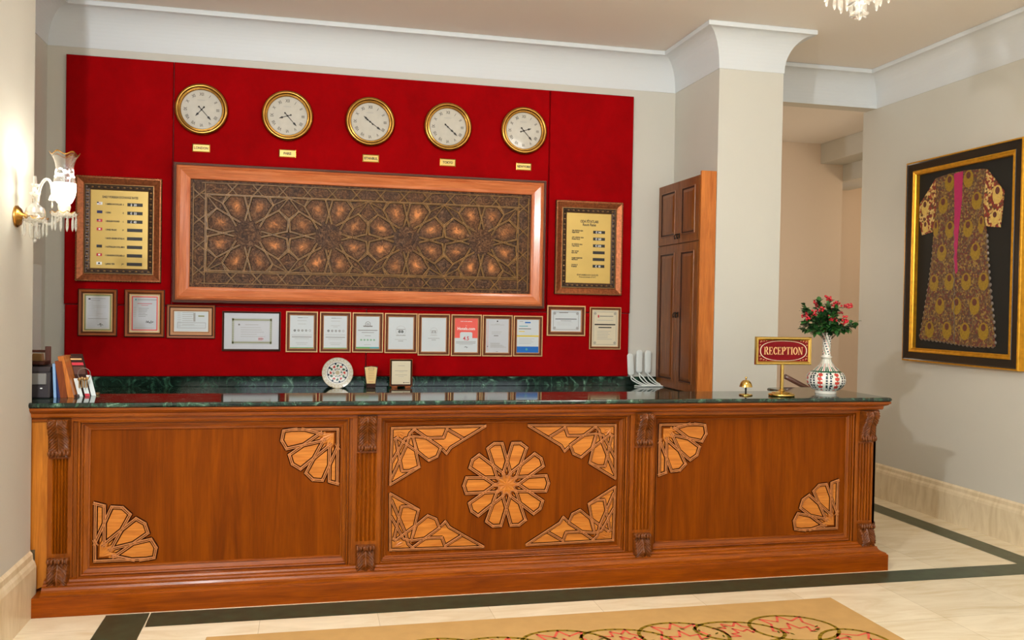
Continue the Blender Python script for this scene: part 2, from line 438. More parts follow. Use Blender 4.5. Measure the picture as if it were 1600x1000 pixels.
def strap(mb, p, q, w, y, h, mats, clip=None, ext=.4):
    r = clip_seg(p, q, clip)
    if r is None: return
    p, q = r; dx, dz = q[0]-p[0], q[1]-p[1]; L = math.hypot(dx, dz)
    if L < 1e-4: return
    dx /= L; dz /= L; nx, nz = -dz, dx
    p = (p[0]-dx*w*ext, p[1]-dz*w*ext); q = (q[0]+dx*w*ext, q[1]+dz*w*ext)
    _sc[0] = (_sc[0]+1) % 11; hh = h*(1+.025*_sc[0])
    top, side, dark = mats
    sec = [(-.84, .0), (-.84, .22), (-.5, .22), (-.46, .9), (-.34, 1), (-.1, 1), (0, .45), (.1, 1), (.34, 1), (.46, .9), (.5, .22), (.84, .22), (.84, 0)]
    ms = [dark, dark, side, side, top, dark, dark, top, side, side, dark, dark]
    rows = [[(c[0]+nx*a*w, y-b*hh, c[1]+nz*a*w) for a, b in sec] for c in (p, q)]
    mb.grid(rows, None, False, False, matf=lambda a, c: ms[c])
def petal_poly(cx, cz, ang, rin, tin, rsh, tsh, rtip, k0=1.):
    ca, sa = cos(ang), sin(ang)
    f = lambda r, t: (cx+r*ca-t*sa, cz+r*sa+t*ca)
    rm = rin+(rsh-rin)*.42; tm = tin+(tsh-tin)*.85
    return [f(rin, 0), f(rm, -tm), f(rsh, -tsh), f(rtip, 0), f(rsh, tsh), f(rm, tm)]
def rosette(mb, cx, cz, angs, R, y, w, h, mats, fill, n, clip=None, t_sh=.255, t_in=.225, rend=.28, rsh=.94, star='inlay', starfill=True, wornc=False):
    """R = tip radius of the strap outline; step angle 360/n; t_* relative to R"""
    for a in angs:
        ca, sa = cos(a), sin(a)
        f = lambda r, t: (cx+(r*ca-t*sa)*R, cz+(r*sa+t*ca)*R)
        step = 2*PI/n
        rin = t_in/sin(step)
        pp = petal_poly(0, 0, 0, rin+.03, 0, rsh-.02, t_sh-.035, .97)
        # shape of the petal between neighbouring straps
        rs_ = t_in/sin(step/2)  # where adjacent straps cross
        rs_ = min(rs_, rsh*.8)
        loc = [(rin+.06, 0), (rs_*cos(step/2)+.02, -rs_*sin(step/2)+.02), (rsh-.02, -t_sh+.045), (.955, 0), (rsh-.02, t_sh-.045), (rs_*cos(step/2)+.02, rs_*sin(step/2)-.02)]
        poly = clip_poly([f(*q) for q in loc], clip)
        if len(poly) > 2:
            if wornc:
                c = (sum(p[0] for p in poly)/len(poly), sum(p[1] for p in poly)/len(poly)); base = len(mb.v); N = len(poly)
                tilt = random.uniform(.6, 1.5)
                mb.v.append((c[0], y-.0035, c[1])); mb.worn[base] = tilt
                for p in poly:
                    q = (c[0]+(p[0]-c[0])*.5, c[1]+(p[1]-c[1])*.5); mb.v.append((q[0], y-.003, q[1])); mb.worn[len(mb.v)-1] = .14*tilt
                for p in poly:
                    mb.v.append((p[0], y-.001, p[1])); mb.worn[len(mb.v)-1] = 0
                k = mb.mi(fill)
                for i in range(N):
                    j = (i+1) % N
                    mb.f += [(base, base+1+i, base+1+j), (base+1+i, base+1+N+i, base+1+N+j, base+1+j)]; mb.m += [k, k]; mb.sm += [False, False]
            else:
                mb.prism(poly, y, y-h*.1, fill)
        for sg in (1, -1):
            strap(mb, f(rend, sg*(t_in-.01)), f(rsh, sg*t_sh), w, y, h, mats, clip)
            strap(mb, f(rsh, sg*t_sh), f(1, 0), w, y, h, mats, clip)
        # small kite inside
        k = clip_poly([f(rin-.03, 0), f(rin*.8, -.05), f(rin*.62, 0), f(rin*.8, .05)], clip)
        if len(k) > 2 and not wornc: mb.prism(k, y, y-h*.1, fill)
        g = a+step/2; cg, sg_ = cos(g), sin(g); ff = lambda r, t: (cx+(r*cg-t*sg_)*R, cz+(r*sg_+t*cg)*R)
        r1 = t_in/sin(step/2)
        if not wornc:
            k = clip_poly([ff(r1*.86, 0), ff(r1*.66, -.045), ff(r1*.5, 0), ff(r1*.66, .045)], clip)
            if len(k) > 2: mb.prism(k, y, y-h*.1, fill)
    if starfill:
        N = n
        for k in range(N):
            a0 = angs[0]+2*PI*k/N; ah = PI/N
            P0 = (cx, cz); P1 = (cx+R*.235*cos(a0), cz+R*.235*sin(a0))
            for sg in (1, -1):
                V = (cx+R*.16*cos(a0+sg*ah), cz+R*.16*sin(a0+sg*ah))
                tri = clip_poly([P0, P1, V] if sg > 0 else [P0, V, P1], clip)
                if len(tri) > 2:
                    # faceted ray: ridge along the axis
                    pts = []
                    for q in tri:
                        on_axis = abs((q[0]-cx)*sin(a0)-(q[1]-cz)*cos(a0)) < 1e-4
                        pts.append((q[0], y-(h*.75 if on_axis else h*.2), q[1]))
                    mb.face(pts, star)
IM = ('strap', 'strap', 'groove')

# ================================================================== SETTING
XL, XR, YB, ZC, HC, PJ = -1.40, 4.97, 7.05, 3.492, 3.79, .178
CX0, CX1, CYF = 3.02, 3.56, 6.22
mb = MB()
mb.box(-2.1, 7.6, -3.6, 9.6, -.12, 0, 'cream')
zf = .0006
def flat(x0, x1, y0, y1, mat, z=zf):
    mb.face([(x0, y0, z), (x1, y0, z), (x1, y1, z), (x0, y1, z)], mat)
flat(-.79, 4.765, 4.675, 4.885, 'band')
mb.face([(-1.01, 4.885, zf), (-1.01, -3.5, zf), (-.77, -3.5, zf), (-.795, 4.885, zf)], 'band')
mb.face([(-.797, 4.885, zf*2), (-.79, 4.675, zf*2), (-.786, 4.675, zf*2), (-.793, 4.885, zf*2)], 'cream')
flat(4.58, 4.765, 4.885, 7.3, 'band')
floor = struct(mb, 'floor')

mb = MB(); mb.box(-2.1, 5.3, -3.6, YB+.05, HC, HC+.15, 'ceil'); struct(mb, 'ceiling')
mb = MB(); mb.box(-2.1, XL, -3.6, 4.985, 0, HC, 'wall'); struct(mb, 'wall_left')
mb = MB(); mb.box(-2.1, -1.898, 4.985, YB, 0, HC, 'wall'); struct(mb, 'wall_alcove')
mb = MB(); mb.box(-2.1, CX1, YB, YB+.15, 0, HC, 'wall'); struct(mb, 'wall_back')
mb = MB(); mb.box(CX0, CX1, CYF, YB, 0, HC, 'wall'); struct(mb, 'wall_column')
mb = MB(); mb.box(XR, XR+.25, -3.6, 7.24, 0, HC, 'wall'); struct(mb, 'wall_right')
mb = MB(); mb.box(CX1, 5.22, YB, YB+.15, ZC, HC+.1, 'wall'); struct(mb, 'wall_lintel')
# recess beyond the opening
mb = MB(); mb.box(3.0, 5.73, 8.7, 8.85, 0, ZC, 'recess'); mb.box(3.0, 3.15, YB+.15, 8.7, 0, ZC, 'recess'); struct(mb, 'wall_recess')
mb = MB(); mb.box(5.73, 7.5, 9.3, 9.4, 0, ZC, 'recess'); mb.box(7.4, 7.5, 7.0, 9.3, 0, ZC, 'recess'); struct(mb, 'wall_far')
mb = MB(); mb.box(3.0, 7.6, YB+.15, 9.4, ZC, ZC+.1, 'ceil'); struct(mb, 'ceiling_recess')
mb = MB(); mb.box(5.45, 5.73, 7.0, 8.7, 3.275, ZC, 'wall', .004); struct(mb, 'trim_2')
mb = MB(); mb.box(5.73, 6.2, 7.0, 9.3, 3.09, ZC, 'wall', .004); struct(mb, 'trim_3')
# crown moulding (deep concave cove) following the walls
prof = [(0, ZC-.002), (.004, ZC-.002)]
for i in range(15):
    a = PI/2*i/14
    prof.append((.004+(PJ-.022)*(1-cos(a)), ZC+.262*sin(a)))
prof += [(PJ-.002, ZC+.262), (PJ, ZC+.268), (PJ, HC-.006), (PJ-.006, HC), (0, HC)]
path = [(XL, -3.5), (XL, 4.985), (-1.898, 4.985), (-1.898, YB), (CX0, YB), (CX0, CYF), (CX1, CYF), (CX1, YB), (XR, YB), (XR, -3.5)]
mb = MB(); sweep(mb, path, prof, 'white', smooth=False); struct(mb, 'trim_1')
# skirtings
bp = [(0, 0), (.03, 0), (.03, .225), (.024, .245), (.014, .26), (.012, .285), (0, .3)]
mb = MB(); sweep(mb, [(XR, 7.22), (XR, -3.5)], bp, 'cream2'); struct(mb, 'baseboard_right')
mb = MB(); sweep(mb, [(XL, -3.5), (XL, 4.984)], [(o_, z_*1.09) for o_, z_ in bp], 'cream2'); struct(mb, 'baseboard_left')
mb = MB(); sweep(mb, [(CX0, YB-.0), (CX0, CYF), (CX1, CYF), (CX1, YB)], [(0, 0), (.02, 0), (.02, .2), (0, .22)], 'cream2'); struct(mb, 'baseboard_column')

# ================================================================== RECEPTION COUNTER
counter = thing('reception_counter', 'long carved wooden reception counter with inlaid star panels', 'reception counter', (1.1, 5.1, 0))
PL, PR, PF = -1.389, 3.618, 4.90
YP = 5.04           # panel plane
YF = 5.018          # stile plane
BL, BR = -1.33, 3.562
mb = MB()
mb.box(BL, BR, YP, 5.34, .10, 1.07, 'body'); mb.box(3.17, BR, 5.34, 5.62, .10, 1.07, 'body')
# stiles and rails round the three recessed panels
panels = [(-1.184, .225, .155, 1.0), (.401, 1.878, .17, .99), (2.046, 3.422, .155, .99)]
def bar(x0, x1, z0, z1, mat): mb.box(x0, x1, YF, YP, z0, z1, mat)
xs = [BL]+[v for p in panels for v in p[:2]]+[BR]
for i in range(0, 8, 2): bar(xs[i], xs[i+1], .15, 1.03, 'body')
for p in panels:
    bar(p[0], p[1], .10, p[2], 'bodyx'); bar(p[0], p[1], p[3], 1.03, 'bodyx')
mb.build('body', counter)
mb = MB()
sweep(mb, [(PL+.0, 5.4), (PL+.0, PF), (PR, PF), (PR, 5.66)][1:], [(0, 0), (0, .098), (-.004, .102), (-.2, .102)], 'plinth')
mb.build('plinth', counter)
mb = MB()   # ogee base moulding above the plinth
pth = [(-1.335, PF+.112), (PR-.112, PF+.112), (PR-.112, 5.6)]
sweep(mb, pth, [(-.02, .102), (.104, .102), (.104, .108), (.096, .113), (.080, .117), (.070, .126), (.064, .137), (.064, .142), (.052, .144), (.046, .152), (.032, .156), (.026, .166), (.01, .170), (-.02, .172)], 'bodyx')
mb.build('base_moulding', counter)
mb = MB()   # cornice
cpath = [(-1.412, 5.015), (BR+.01, 5.015), (BR+.01, 5.6)]
sweep(mb, cpath, [(-.02, .996), (.014, .996), (.016, 1.004), (.016, 1.016), (.036, 1.02), (.04, 1.028), (.04, 1.040), (.046, 1.044), (.060, 1.050), (.066, 1.058), (.072, 1.060), (.072, 1.0735), (-.02, 1.0735)], 'bodyx')
mb.build('cornice', counter)
mb = MB()
mb.prism([(-1.345, .13), (-1.325, .155), (-1.325, .997), (-1.412, .997), (-1.412, .325), (-1.385, .325), (-1.385, .112)], 5.05, 5.012, 'strip')
fs = mb.build('filler_strip', counter); fs['label'] = 'lighter honey coloured end strip'

def corbel(parent, name, u0, u1, base, zlo, zhi, prof, side=None, nu=48, nv=112):
    """carved acanthus bracket: prof = list (v, out); faces -Y (or +X when side)"""
    def outp(v):
        for (a, oa), (b_, ob) in zip(prof, prof[1:]):
            if a <= v <= b_:
                t = (v-a)/(b_-a); t = t*t*(3-2*t); return oa+(ob-oa)*t
        return prof[-1][1]
    mb = MB(); rows = []; cu = (u0+u1)/2; hw = (u1-u0)/2
    for j in range(nv+1):
        v = j/nv; z = zlo+(zhi-zlo)*v; row = []
        o = outp(v)
        for i in range(nu+1):
            s_ = -1+2*i/nu
            vein = sin(((v*(12 if zhi-zlo > .18 else 9)) + abs(s_)*3.4)*2*PI)          # slanting leaf veins
            rib = math.exp(-(s_/.10)**2)*.005
            lobe = .004*cos(s_*PI*2.5)
            amp = .0048*(min(1, abs(s_)*3))*(1-.25*abs(s_))
            edge = (1-max(0, (abs(s_)-.82)/.18)**2*.35)
            d = (o*edge + (vein*amp + rib + lobe)*min(1, o/.02))
            x = cu+hw*s_*(1 - .03*(vein > .2)*(abs(s_) > .9))
            row.append((x, base-d, z) if side is None else (base+d, x, z))
        wall = base
        first = (cu-hw, base, z) if side is None else (base, cu-hw, z)
        last = (cu+hw, base, z) if side is None else (base, cu+hw, z)
        rows.append([first]+row+[last])
    mb.grid(rows, 'carved', False, True)
    mb.face(rows[0][::-1], 'carved'); mb.face(rows[-1], 'carved')
    # little row of leaf tips at the foot
    for k in range(6):
        s_ = -.83+1.66*k/5; zt = zlo+(.035 if zhi-zlo > .18 else .9*(zhi-zlo))*(1 if zhi-zlo > .18 else 1)
        c = (cu+hw*s_, base-outp(.1)-.004, zlo+.02) if zhi-zlo > .18 else (cu+hw*s_, base-outp(.93)-.003, zhi-.014)
        if side: c = (base+outp(.1 if zhi-zlo > .18 else .93)+.003, cu+hw*s_, c[2])
        mb.ball(c, .0085, 'carved', 8, 6, (.9, .9, 1.7))
    return mb.build(name, parent)
UP = [(0, .022), (.1, .028), (.2, .018), (.45, .024), (.7, .05), (.86, .064), (.96, .058), (1, .05)]
LO = [(0, .012), (.14, .04), (.32, .05), (.6, .036), (.82, .022), (.86, .032), (.95, .034), (1, .026)]
pils = [(-1.325, -1.205), (.242, .402), (1.897, 2.057), (3.43, 3.579)]
for i, (a, b_) in enumerate(pils):
    mb = MB(); yf = 5.0; L = .012
    mb.box(a, b_, yf, YF, .172, .30, 'body'); mb.box(a, b_, yf, YF, .80, .997, 'body')
    nfl = 5; m_ = .022; pts = [(a, YF), (a, yf), (a+m_, yf)]; fw = (b_-a-2*m_)/nfl
    for k in range(nfl):
        x0 = a+m_+k*fw
        for q in range(1, 8):
            t = q/8; pts.append((x0+fw*(.2+.6*t), yf+.014*sin(PI*t)))
        pts.append((x0+fw, yf))
    pts += [(b_, yf), (b_, YF)]
    rows = [[(p[0], p[1], z) for p in pts] for z in (.30, .80)]
    mb.grid(rows, 'body', False, False)
    pl = mb.build('pilaster', counter)
    cu = (a+b_)/2 - (.0 if i else .002)
    if i == 3: cu = 3.512
    hw = .054
    corbel(pl, 'carved_bracket', cu-hw, cu+hw, yf, .813, 1.012, UP)
    corbel(pl, 'carved_bracket', cu-hw, cu+hw, yf, .124, .282, LO)
    if i in (1, 2):
        mb = MB(); mb.prism([(cu-.028, .124), (cu-.012, .108), (cu-.006, .084), (cu, .078), (cu+.006, .084), (cu+.012, .108), (cu+.028, .124)], 5.0, 4.955, 'carved'); mb.build('pendant_drop', pl)
# fluted side pilaster and side brackets on the right return
mb = MB(); mb.box(BR, 3.579, 5.0, 5.16, .172, .997, 'body'); sp = mb.build('pilaster', counter)
corbel(sp, 'carved_bracket', 5.03, 5.135, 3.579, .813, 1.012, [(a, o*.75) for a, o in UP], side='x')
corbel(sp, 'carved_bracket', 5.03, 5.135, 3.579, .124, .282, [(a, o*.75) for a, o in LO], side='x')

fields = [(-1.122, .180, .222, .945), (.438, 1.832, .205, .957), (2.083, 3.375, .218, .962)]
panel_ob = []
for (o0, o1, p0, p1), (x0, x1, z0, z1) in zip(panels, fields):
    mb = MB(); mb.face([(x0-.02, YP-.002, z0-.02), (x1+.02, YP-.002, z0-.02), (x1+.02, YP-.002, z1+.02), (x0-.02, YP-.002, z1+.02)], 'panel')
    pn = mb.build('panel', counter); panel_ob.append(pn)
    mb = MB()
    # bolection moulding, a ring between outer and inner rectangle
    def ringmould(O, I, prof):
        rings = []
        for t, h in prof:
            r = [O[0]+(I[0]-O[0])*t, O[1]+(I[1]-O[1])*t, O[2]+(I[2]-O[2])*t, O[3]+(I[3]-O[3])*t]
            rings.append([(r[0], YP-h, r[2]), (r[1], YP-h, r[2]), (r[1], YP-h, r[3]), (r[0], YP-h, r[3])])
        for i in range(len(rings)-1):
            for k in range(4):
                n = (k+1) % 4
                mb.face([rings[i][k], rings[i][n], rings[i+1][n], rings[i+1][k]], 'bodyx' if k % 2 == 0 else 'body')
    ringmould((o0, o1, p0, p1), (x0, x1, z0, z1), [(0, .018), (.0, .036), (.10, .044), (.22, .040), (.24, .022), (.32, .022), (.34, .030), (.42, .028), (.46, .014), (.78, .006), (.82, .006), (.84, .013), (.96, .012), (1, .001)])
    mb.build('panel_moulding', pn)
YI = YP-.0025
# central rosette
mb = MB()
rosette(mb, 1.142, .592, [rad(36*k) for k in range(10)], .256, YI, .0155, .008, IM, 'inlay', 10, t_sh=.182, t_in=.170, rend=.2)
for k in range(10):
    for sg in (1, -1):
        a0 = rad(36*k); a1 = a0+sg*rad(18)
        strap(mb, (1.142+.068*cos(a0), .592+.068*sin(a0)), (1.142+.047*cos(a1), .592+.047*sin(a1)), .009, YI, .0075, IM)
ri = mb.build('rosette_inlay', panel_ob[1])
# corner fans of the side panels
def fan(cx, cz, sx, sz, parent):
    mb = MB(); S = .318
    clip = [(0, 0), (S+.02, 0), (S+.02, S+.02), (0, S+.02)]
    tmp = MB()
    ang = [rad(a) for a in (-17.5, 10, 37.5, 65, 92.5, 120)]
    rosette(tmp, .014, .014, ang, .305, 0, .0155, .008, IM, 'inlay', 13, clip=[(.004, .004), (S, .004), (S, S), (.004, S)], starfill=False, rend=.24, t_sh=.168, t_in=.150)
    # fan star
    for k in range(5):
        a = rad(10+17.5*k); ah = rad(8.75)
        P0 = (.03, .03); rr = .09+.012*(k % 2)
        P1 = (.03+rr*cos(a), .03+rr*sin(a)); V0 = (.03+.062*cos(a-ah), .03+.062*sin(a-ah)); V1 = (.03+.062*cos(a+ah), .03+.062*sin(a+ah))
        tmp.face([(P0[0], -.0045, P0[1]), (V0[0], -.0015, V0[1]), (P1[0], -.0045, P1[1])], 'inlay'); tmp.face([(P0[0], -.0045, P0[1]), (P1[0], -.0045, P1[1]), (V1[0], -.0015, V1[1])], 'inlay')
    strap(tmp, (.008, .008), (S*.86, .008), .015, 0, .007, IM); strap(tmp, (.008, .008), (.008, S), .015, 0, .007, IM)
    tmp.v = [(cx+sx*p[0], YI+p[1], cz+sz*p[2]) for p in tmp.v]
    o = tmp.build('corner_inlay', parent, recalc=False)
    return o
fan(2.092, .940, 1, -1, panel_ob[2]); fan(3.340, .240, -1, 1, panel_ob[2])
fan(.170, .940, -1, -1, panel_ob[0]); fan(-1.108, .236, 1, 1, panel_ob[0])
# triangular spandrels of the central panel, drawn once in a unit frame
def spandrel(cx, cz, sx, sz, parent):
    kx, kz = .556/670, .335/425
    P = lambda a, c: ((a-50)*kx, (c-80)*kz)
    mb = MB()
    fill = [[(55, 85), (700, 85), (550, 165), (440, 100), (415, 165), (300, 150), (205, 100)],
            [(440, 100), (550, 165), (470, 235), (440, 280), (405, 240), (340, 180), (415, 165)],
            [(205, 165), (310, 170), (395, 240), (370, 295), (315, 325), (240, 270)],
            [(55, 85), (205, 100), (205, 165), (240, 270), (250, 370), (55, 490)]]
    for pl_ in fill:
        pts = [P(*q) for q in pl_]; mb.prism(pts[::-1], 0, -.0008, 'inlay')
    lines = [(60, 88, 715, 80), (58, 85, 52, 500), (52, 500, 252, 375), (712, 84, 468, 238), (468, 238, 440, 282), (440, 282, 412, 252),
             (212, 100, 400, 236), (400, 236, 374, 302), (374, 302, 315, 330), (315, 330, 235, 262), (235, 262, 95, 158), (95, 158, 75, 170),
             (205, 160, 250, 372), (132, 402, 185, 402), (185, 402, 250, 372), (132, 402, 85, 170),
             (62, 450, 165, 200), (165, 200, 182, 128), (182, 128, 212, 98), (62, 330, 150, 165), (150, 165, 205, 150), (205, 150, 330, 165), (330, 165, 418, 163),
             (418, 163, 440, 100), (440, 100, 550, 168), (205, 160, 235, 262)]
    for k, l in enumerate(lines):
        strap(mb, P(l[0], l[1]), P(l[2], l[3]), .0130, 0, .008, IM, ext=.3)
    for k in range(4):     # small fan star in the corner
        a = rad(8+22*k); c0 = P(88, 112); r = .055
        mb.face([(c0[0], -.0075, c0[1]), (c0[0]+r*.6*cos(a-.19), -.003, c0[1]+r*.6*sin(a-.19)), (c0[0]+r*cos(a), -.006, c0[1]+r*sin(a)), (c0[0]+r*.6*cos(a+.19), -.003, c0[1]+r*.6*sin(a+.19))], 'inlay')
    mb.v = [(cx+sx*p[0], YI+p[1], cz+sz*p[2]) for p in mb.v]
    mb.build('corner_inlay', parent)
for (cx, cz, sx, sz) in ((.458, .940, 1, -1), (.458, .228, 1, 1), (1.818, .940, -1, -1), (1.818, .228, -1, 1)):
    spandrel(cx, cz, sx, sz, panel_ob[1])

# marble worktop
mb = MB()
def slab(poly, z0, z1, mat, r=.012):
    n = 5; prof = [(-.02, z0), (-r*.5, z0)]
    for i in range(n+1):
        a = -PI/2+PI*i/n; prof.append((-r+r*cos(a), (z0+z1)/2+(z1-z0)/2*sin(a)))
    ms = miter(poly, True)
    rows = [[(p[0]+m[0]*o, p[1]+m[1]*o, z) for p, m in zip(poly, ms)] for o, z in prof]
    mb.grid(rows, mat, True, False); mb.face(rows[0][::-1], mat); mb.face(rows[-1], mat)
out = [(-1.87, 4.995), (-1.432, 4.995), (-1.432, 4.93), (3.644, 4.93)]
out += [(3.644, 5.66), (3.634, 5.675), (3.22, 5.675), (3.18, 5.665), (3.155, 5.64), (3.15, 5.60), (3.15, 5.415), (-1.87, 5.415)]
out = [(-1.87, 4.995), (-1.437, 4.995), (-1.437, 4.935), (-1.432, 4.93), (3.64, 4.93)]+out[4:]
slab(out, 1.075, 1.10, 'marble')
wt = mb.build('marble_worktop'); tag(wt, 'polished green marble worktop on the front reception counter', 'countertop')

# back desk under the velvet wall
bd = thing('back_desk', 'low staff cabinet run against the red wall behind the counter', 'cabinet', (.5, 6.7, 0))
mb = MB(); mb.box(-1.89, 2.885, 6.62, 7.04, .08, .955, 'body'); mb.build('body', bd)
mb = MB(); mb.box(-1.89, 2.885, 6.66, 7.04, 0, .08, 'f_dark'); mb.build('plinth', bd)
for k in range(8):
    x = -1.88+k*.596
    mb = MB(); mb.box(x+.004, x+.59, 6.60, 6.62, .09, .945, 'cabdoor', .004); mb.rectsweep(x+.06, x+.53, .16, .88, 6.60, [(0, 0, 'cabdoor'), (.006, .008, 'cabdoor'), (.02, .008, 'cabdoor'), (.03, 0, 'cabdoor')])
    d = mb.build('cabinet_door', bd); mb = MB(); mb.ball((x+.56, 6.585, .8), .012, 'iron'); mb.build('knob', d)
mb = MB()
slab([(-1.89, 6.24), (3.015, 6.24), (3.015, 7.045), (-1.89, 7.045)], .958, .99, 'marble'); bt = mb
bt.box(-1.89, 2.885, 7.022, 7.047, .99, 1.065, 'marble', .003)
tag(bt.build('marble_shelf_top'), 'dark green marble top with upstand along the red wall', 'countertop')

# ================================================================== VELVET WALL PANELS
def vpanel(x0, x1, z0, z1, label):
    mb = MB(); y = YB-.002
    mb.face([(x0, y, z0), (x0, y, z1), (x1, y, z1), (x1, y, z0)], 'velvet')
    mb.rectsweep(x0, x1, z0, z1, y, [(0, 0, 'velvet'), (0, .016, 'velvet'), (.004, .026, 'velvet'), (.012, .03, 'velvet')])
    mb.face([(x0+.012, y-.03, z0+.012), (x1-.012, y-.03, z0+.012), (x1-.012, y-.03, z1-.012), (x0+.012, y-.03, z1-.012)], 'velvet')
    o = mb.build('velvet_panel'); tag(o, label, 'wall panel', 'red velvet wall panels'); return o
zs = 1.60
vpanel(-1.766, -1.024, zs+.001, 3.430, 'red velvet wall panel at upper left behind the foreign exchange board')
vpanel(-1.021, 1.903, zs+.001, 3.430, 'large upper red velvet wall panel behind the five clocks')
vpanel(1.906, 2.637, zs+.001, 3.430, 'red velvet wall panel at upper right behind the room rates board')
vpanel(-1.760, .432, 1.067, zs-.001, 'lower red velvet wall panel behind the painted plate, left of the seam')
vpanel(.435, 2.630, 1.067, zs-.001, 'lower red velvet wall panel behind the small framed notice, right of the seam')
YV = YB-.0321

# ================================================================== CLOCKS
def hand(mb, ang, L, tail, w, y, spade):
    d = (sin(ang), cos(ang)); n = (cos(ang), -sin(ang))
    f = lambda r, t: (d[0]*r+n[0]*t, y, d[1]*r+n[1]*t)
    def q(*pts):
        mb.face([f(*p) for p in pts], 'ink'); mb.face([(a, b_+.0015, c) for a, b_, c in [f(*p) for p in pts]][::-1], 'ink')
    q((-tail, -w*.5), (L*.6, -w*.4), (L*.6, w*.4), (-tail, w*.5))
    q((L*spade, -w*.4), (L*(spade+.1), -w*1.5), (L, 0), (L*(spade+.1), w*1.5), (L*spade, w*.4))
    mb.lathe([(.0005, 0), (w*1.1, 0), (w*1.1, .0015), (.0005, .0015)], d[0]*-tail, y+.0015, d[1]*-tail, 10, 'ink', '-y')
ROM = ['XII', 'I', 'II', 'III', 'IIII', 'V', 'VI', 'VII', 'VIII', 'IX', 'X', 'XI']
def clock(x, z, hh, mm, lab):
    t = thing('wall_clock', lab, 'clock', (x, YV, z), 'gilt wall clocks on the red wall')
    mb = MB()
    R = .197
    pr = [(R-.004, 0), (R, .010), (R-.003, .024), (R-.012, .036), (R-.022, .040), (R-.030, .036), (R-.034, .026), (R-.037, .025), (R-.042, .030), (R-.046, .029), (R-.049, .022), (R-.050, .012), (R-.050, .005)]
    mb.lathe(pr, x, YV, z, 72, 'gold', '-y'); mb.build('bezel', t)
    mb = MB(); mb.lathe([(.0001, .0085), (R-.049, .0085), (R-.049, .002)], x, YV, z, 64, 'dial', '-y', smooth=False)
    for k, s_ in enumerate(ROM):
        a = 2*PI*k/12; tm = text_mesh(s_, .033, 'CENTER', .0006); r = .105
        i0 = len(mb.v); kk = mb.mi('dialink')
        for (u, v_) in tm[0]:
            v2 = v_+r; u2 = u*.8
            mb.v.append((x+u2*cos(a)+v2*sin(a), YV-.0094, z-u2*sin(a)+v2*cos(a)))
        for f in tm[1]: mb.f.append(tuple(i0+q for q in f)); mb.m.append(kk); mb.sm.append(False)
    for k in range(60):
        a = 2*PI*k/60; r0, r1 = .138, .142; w = .0008
        mb.face([(x+sin(a)*r0-cos(a)*w, YV-.0092, z+cos(a)*r0+sin(a)*w), (x+sin(a)*r0+cos(a)*w, YV-.0092, z+cos(a)*r0-sin(a)*w), (x+sin(a)*r1+cos(a)*w, YV-.0092, z+cos(a)*r1-sin(a)*w), (x+sin(a)*r1-cos(a)*w, YV-.0092, z+cos(a)*r1+sin(a)*w)], 'lightink')
    for k in range(7):
        mb.face([(x-.03+k*.008, YV-.0092, z+.068), (x-.025+k*.008, YV-.0092, z+.068), (x-.025+k*.008, YV-.0092, z+.075), (x-.03+k*.008, YV-.0092, z+.075)], 'lightink')
    mb.build('dial', t)
    for nm, ang, L, tail, sp, yy in (('hour_hand', (hh+mm/60)*30, .068, .026, .5, -.0125), ('minute_hand', mm*6, .104, .028, .62, -.015)):
        mb = MB(); hand(mb, rad(ang), L, tail, .0058, 0, sp)
        mb.v = [(x+p[0], YV+yy+p[1], z+p[2]) for p in mb.v]
        mb.lathe([(.0001, .003), (.006, .003), (.006, -.004)], x, YV+yy, z, 12, 'ink', '-y'); mb.build(nm, t)
def cityplate(x, z, s_, lab):
    t = thing('city_plaque', lab, 'name plaque', (x, YV, z), 'brass city name plaques under the clocks')
    mb = MB(); mb.rectsweep(x-.0635, x+.0635, z-.030, z+.030, YV, [(0, 0, 'gold'), (0, .005, 'gold'), (.006, .007, 'plate')]+[(.0061, .006, 'plate')])
    mb.face([(x-.0635, YV, z-.03), (x-.0635, YV, z+.03), (x+.0635, YV, z+.03), (x+.0635, YV, z-.03)], 'gold')
    mb.face([(x-.0575, YV-.006, z-.024), (x+.0575, YV-.006, z-.024), (x+.0575, YV-.006, z+.024), (x-.0575, YV-.006, z+.024)], 'plate')
    mb.text(s_, x, z-.0095, .027, 'ink', YV-.0066, sx=.86, bold=.001); mb.build('plate', t)
CK = [(-.820, 3.083, 7, 23, 'LONDON', -.820, 2.795), (-.192, 3.077, 8, 23, 'PARIS', -.189, 2.790), (.438, 3.072, 10, 21, 'ISTANBUL', .447, 2.787), (1.054, 3.071, 4, 22, 'TOKYO', 1.059, 2.788), (1.680, 3.079, 2, 23, 'NEWYORK', 1.687, 2.788)]
DS = ['hands near seven twenty-three', 'hands near eight twenty-three', 'both hands in one straight line', 'hands overlapping near four', 'hands near two twenty-three']
for (x, z, h_, m_, s_, px, pz), d in zip(CK, DS):
    clock(x, z, h_, m_, 'round gilt wall clock above the %s plaque, %s' % (s_, d)); cityplate(px, pz, s_, 'small brass plaque reading %s on the red wall' % s_)

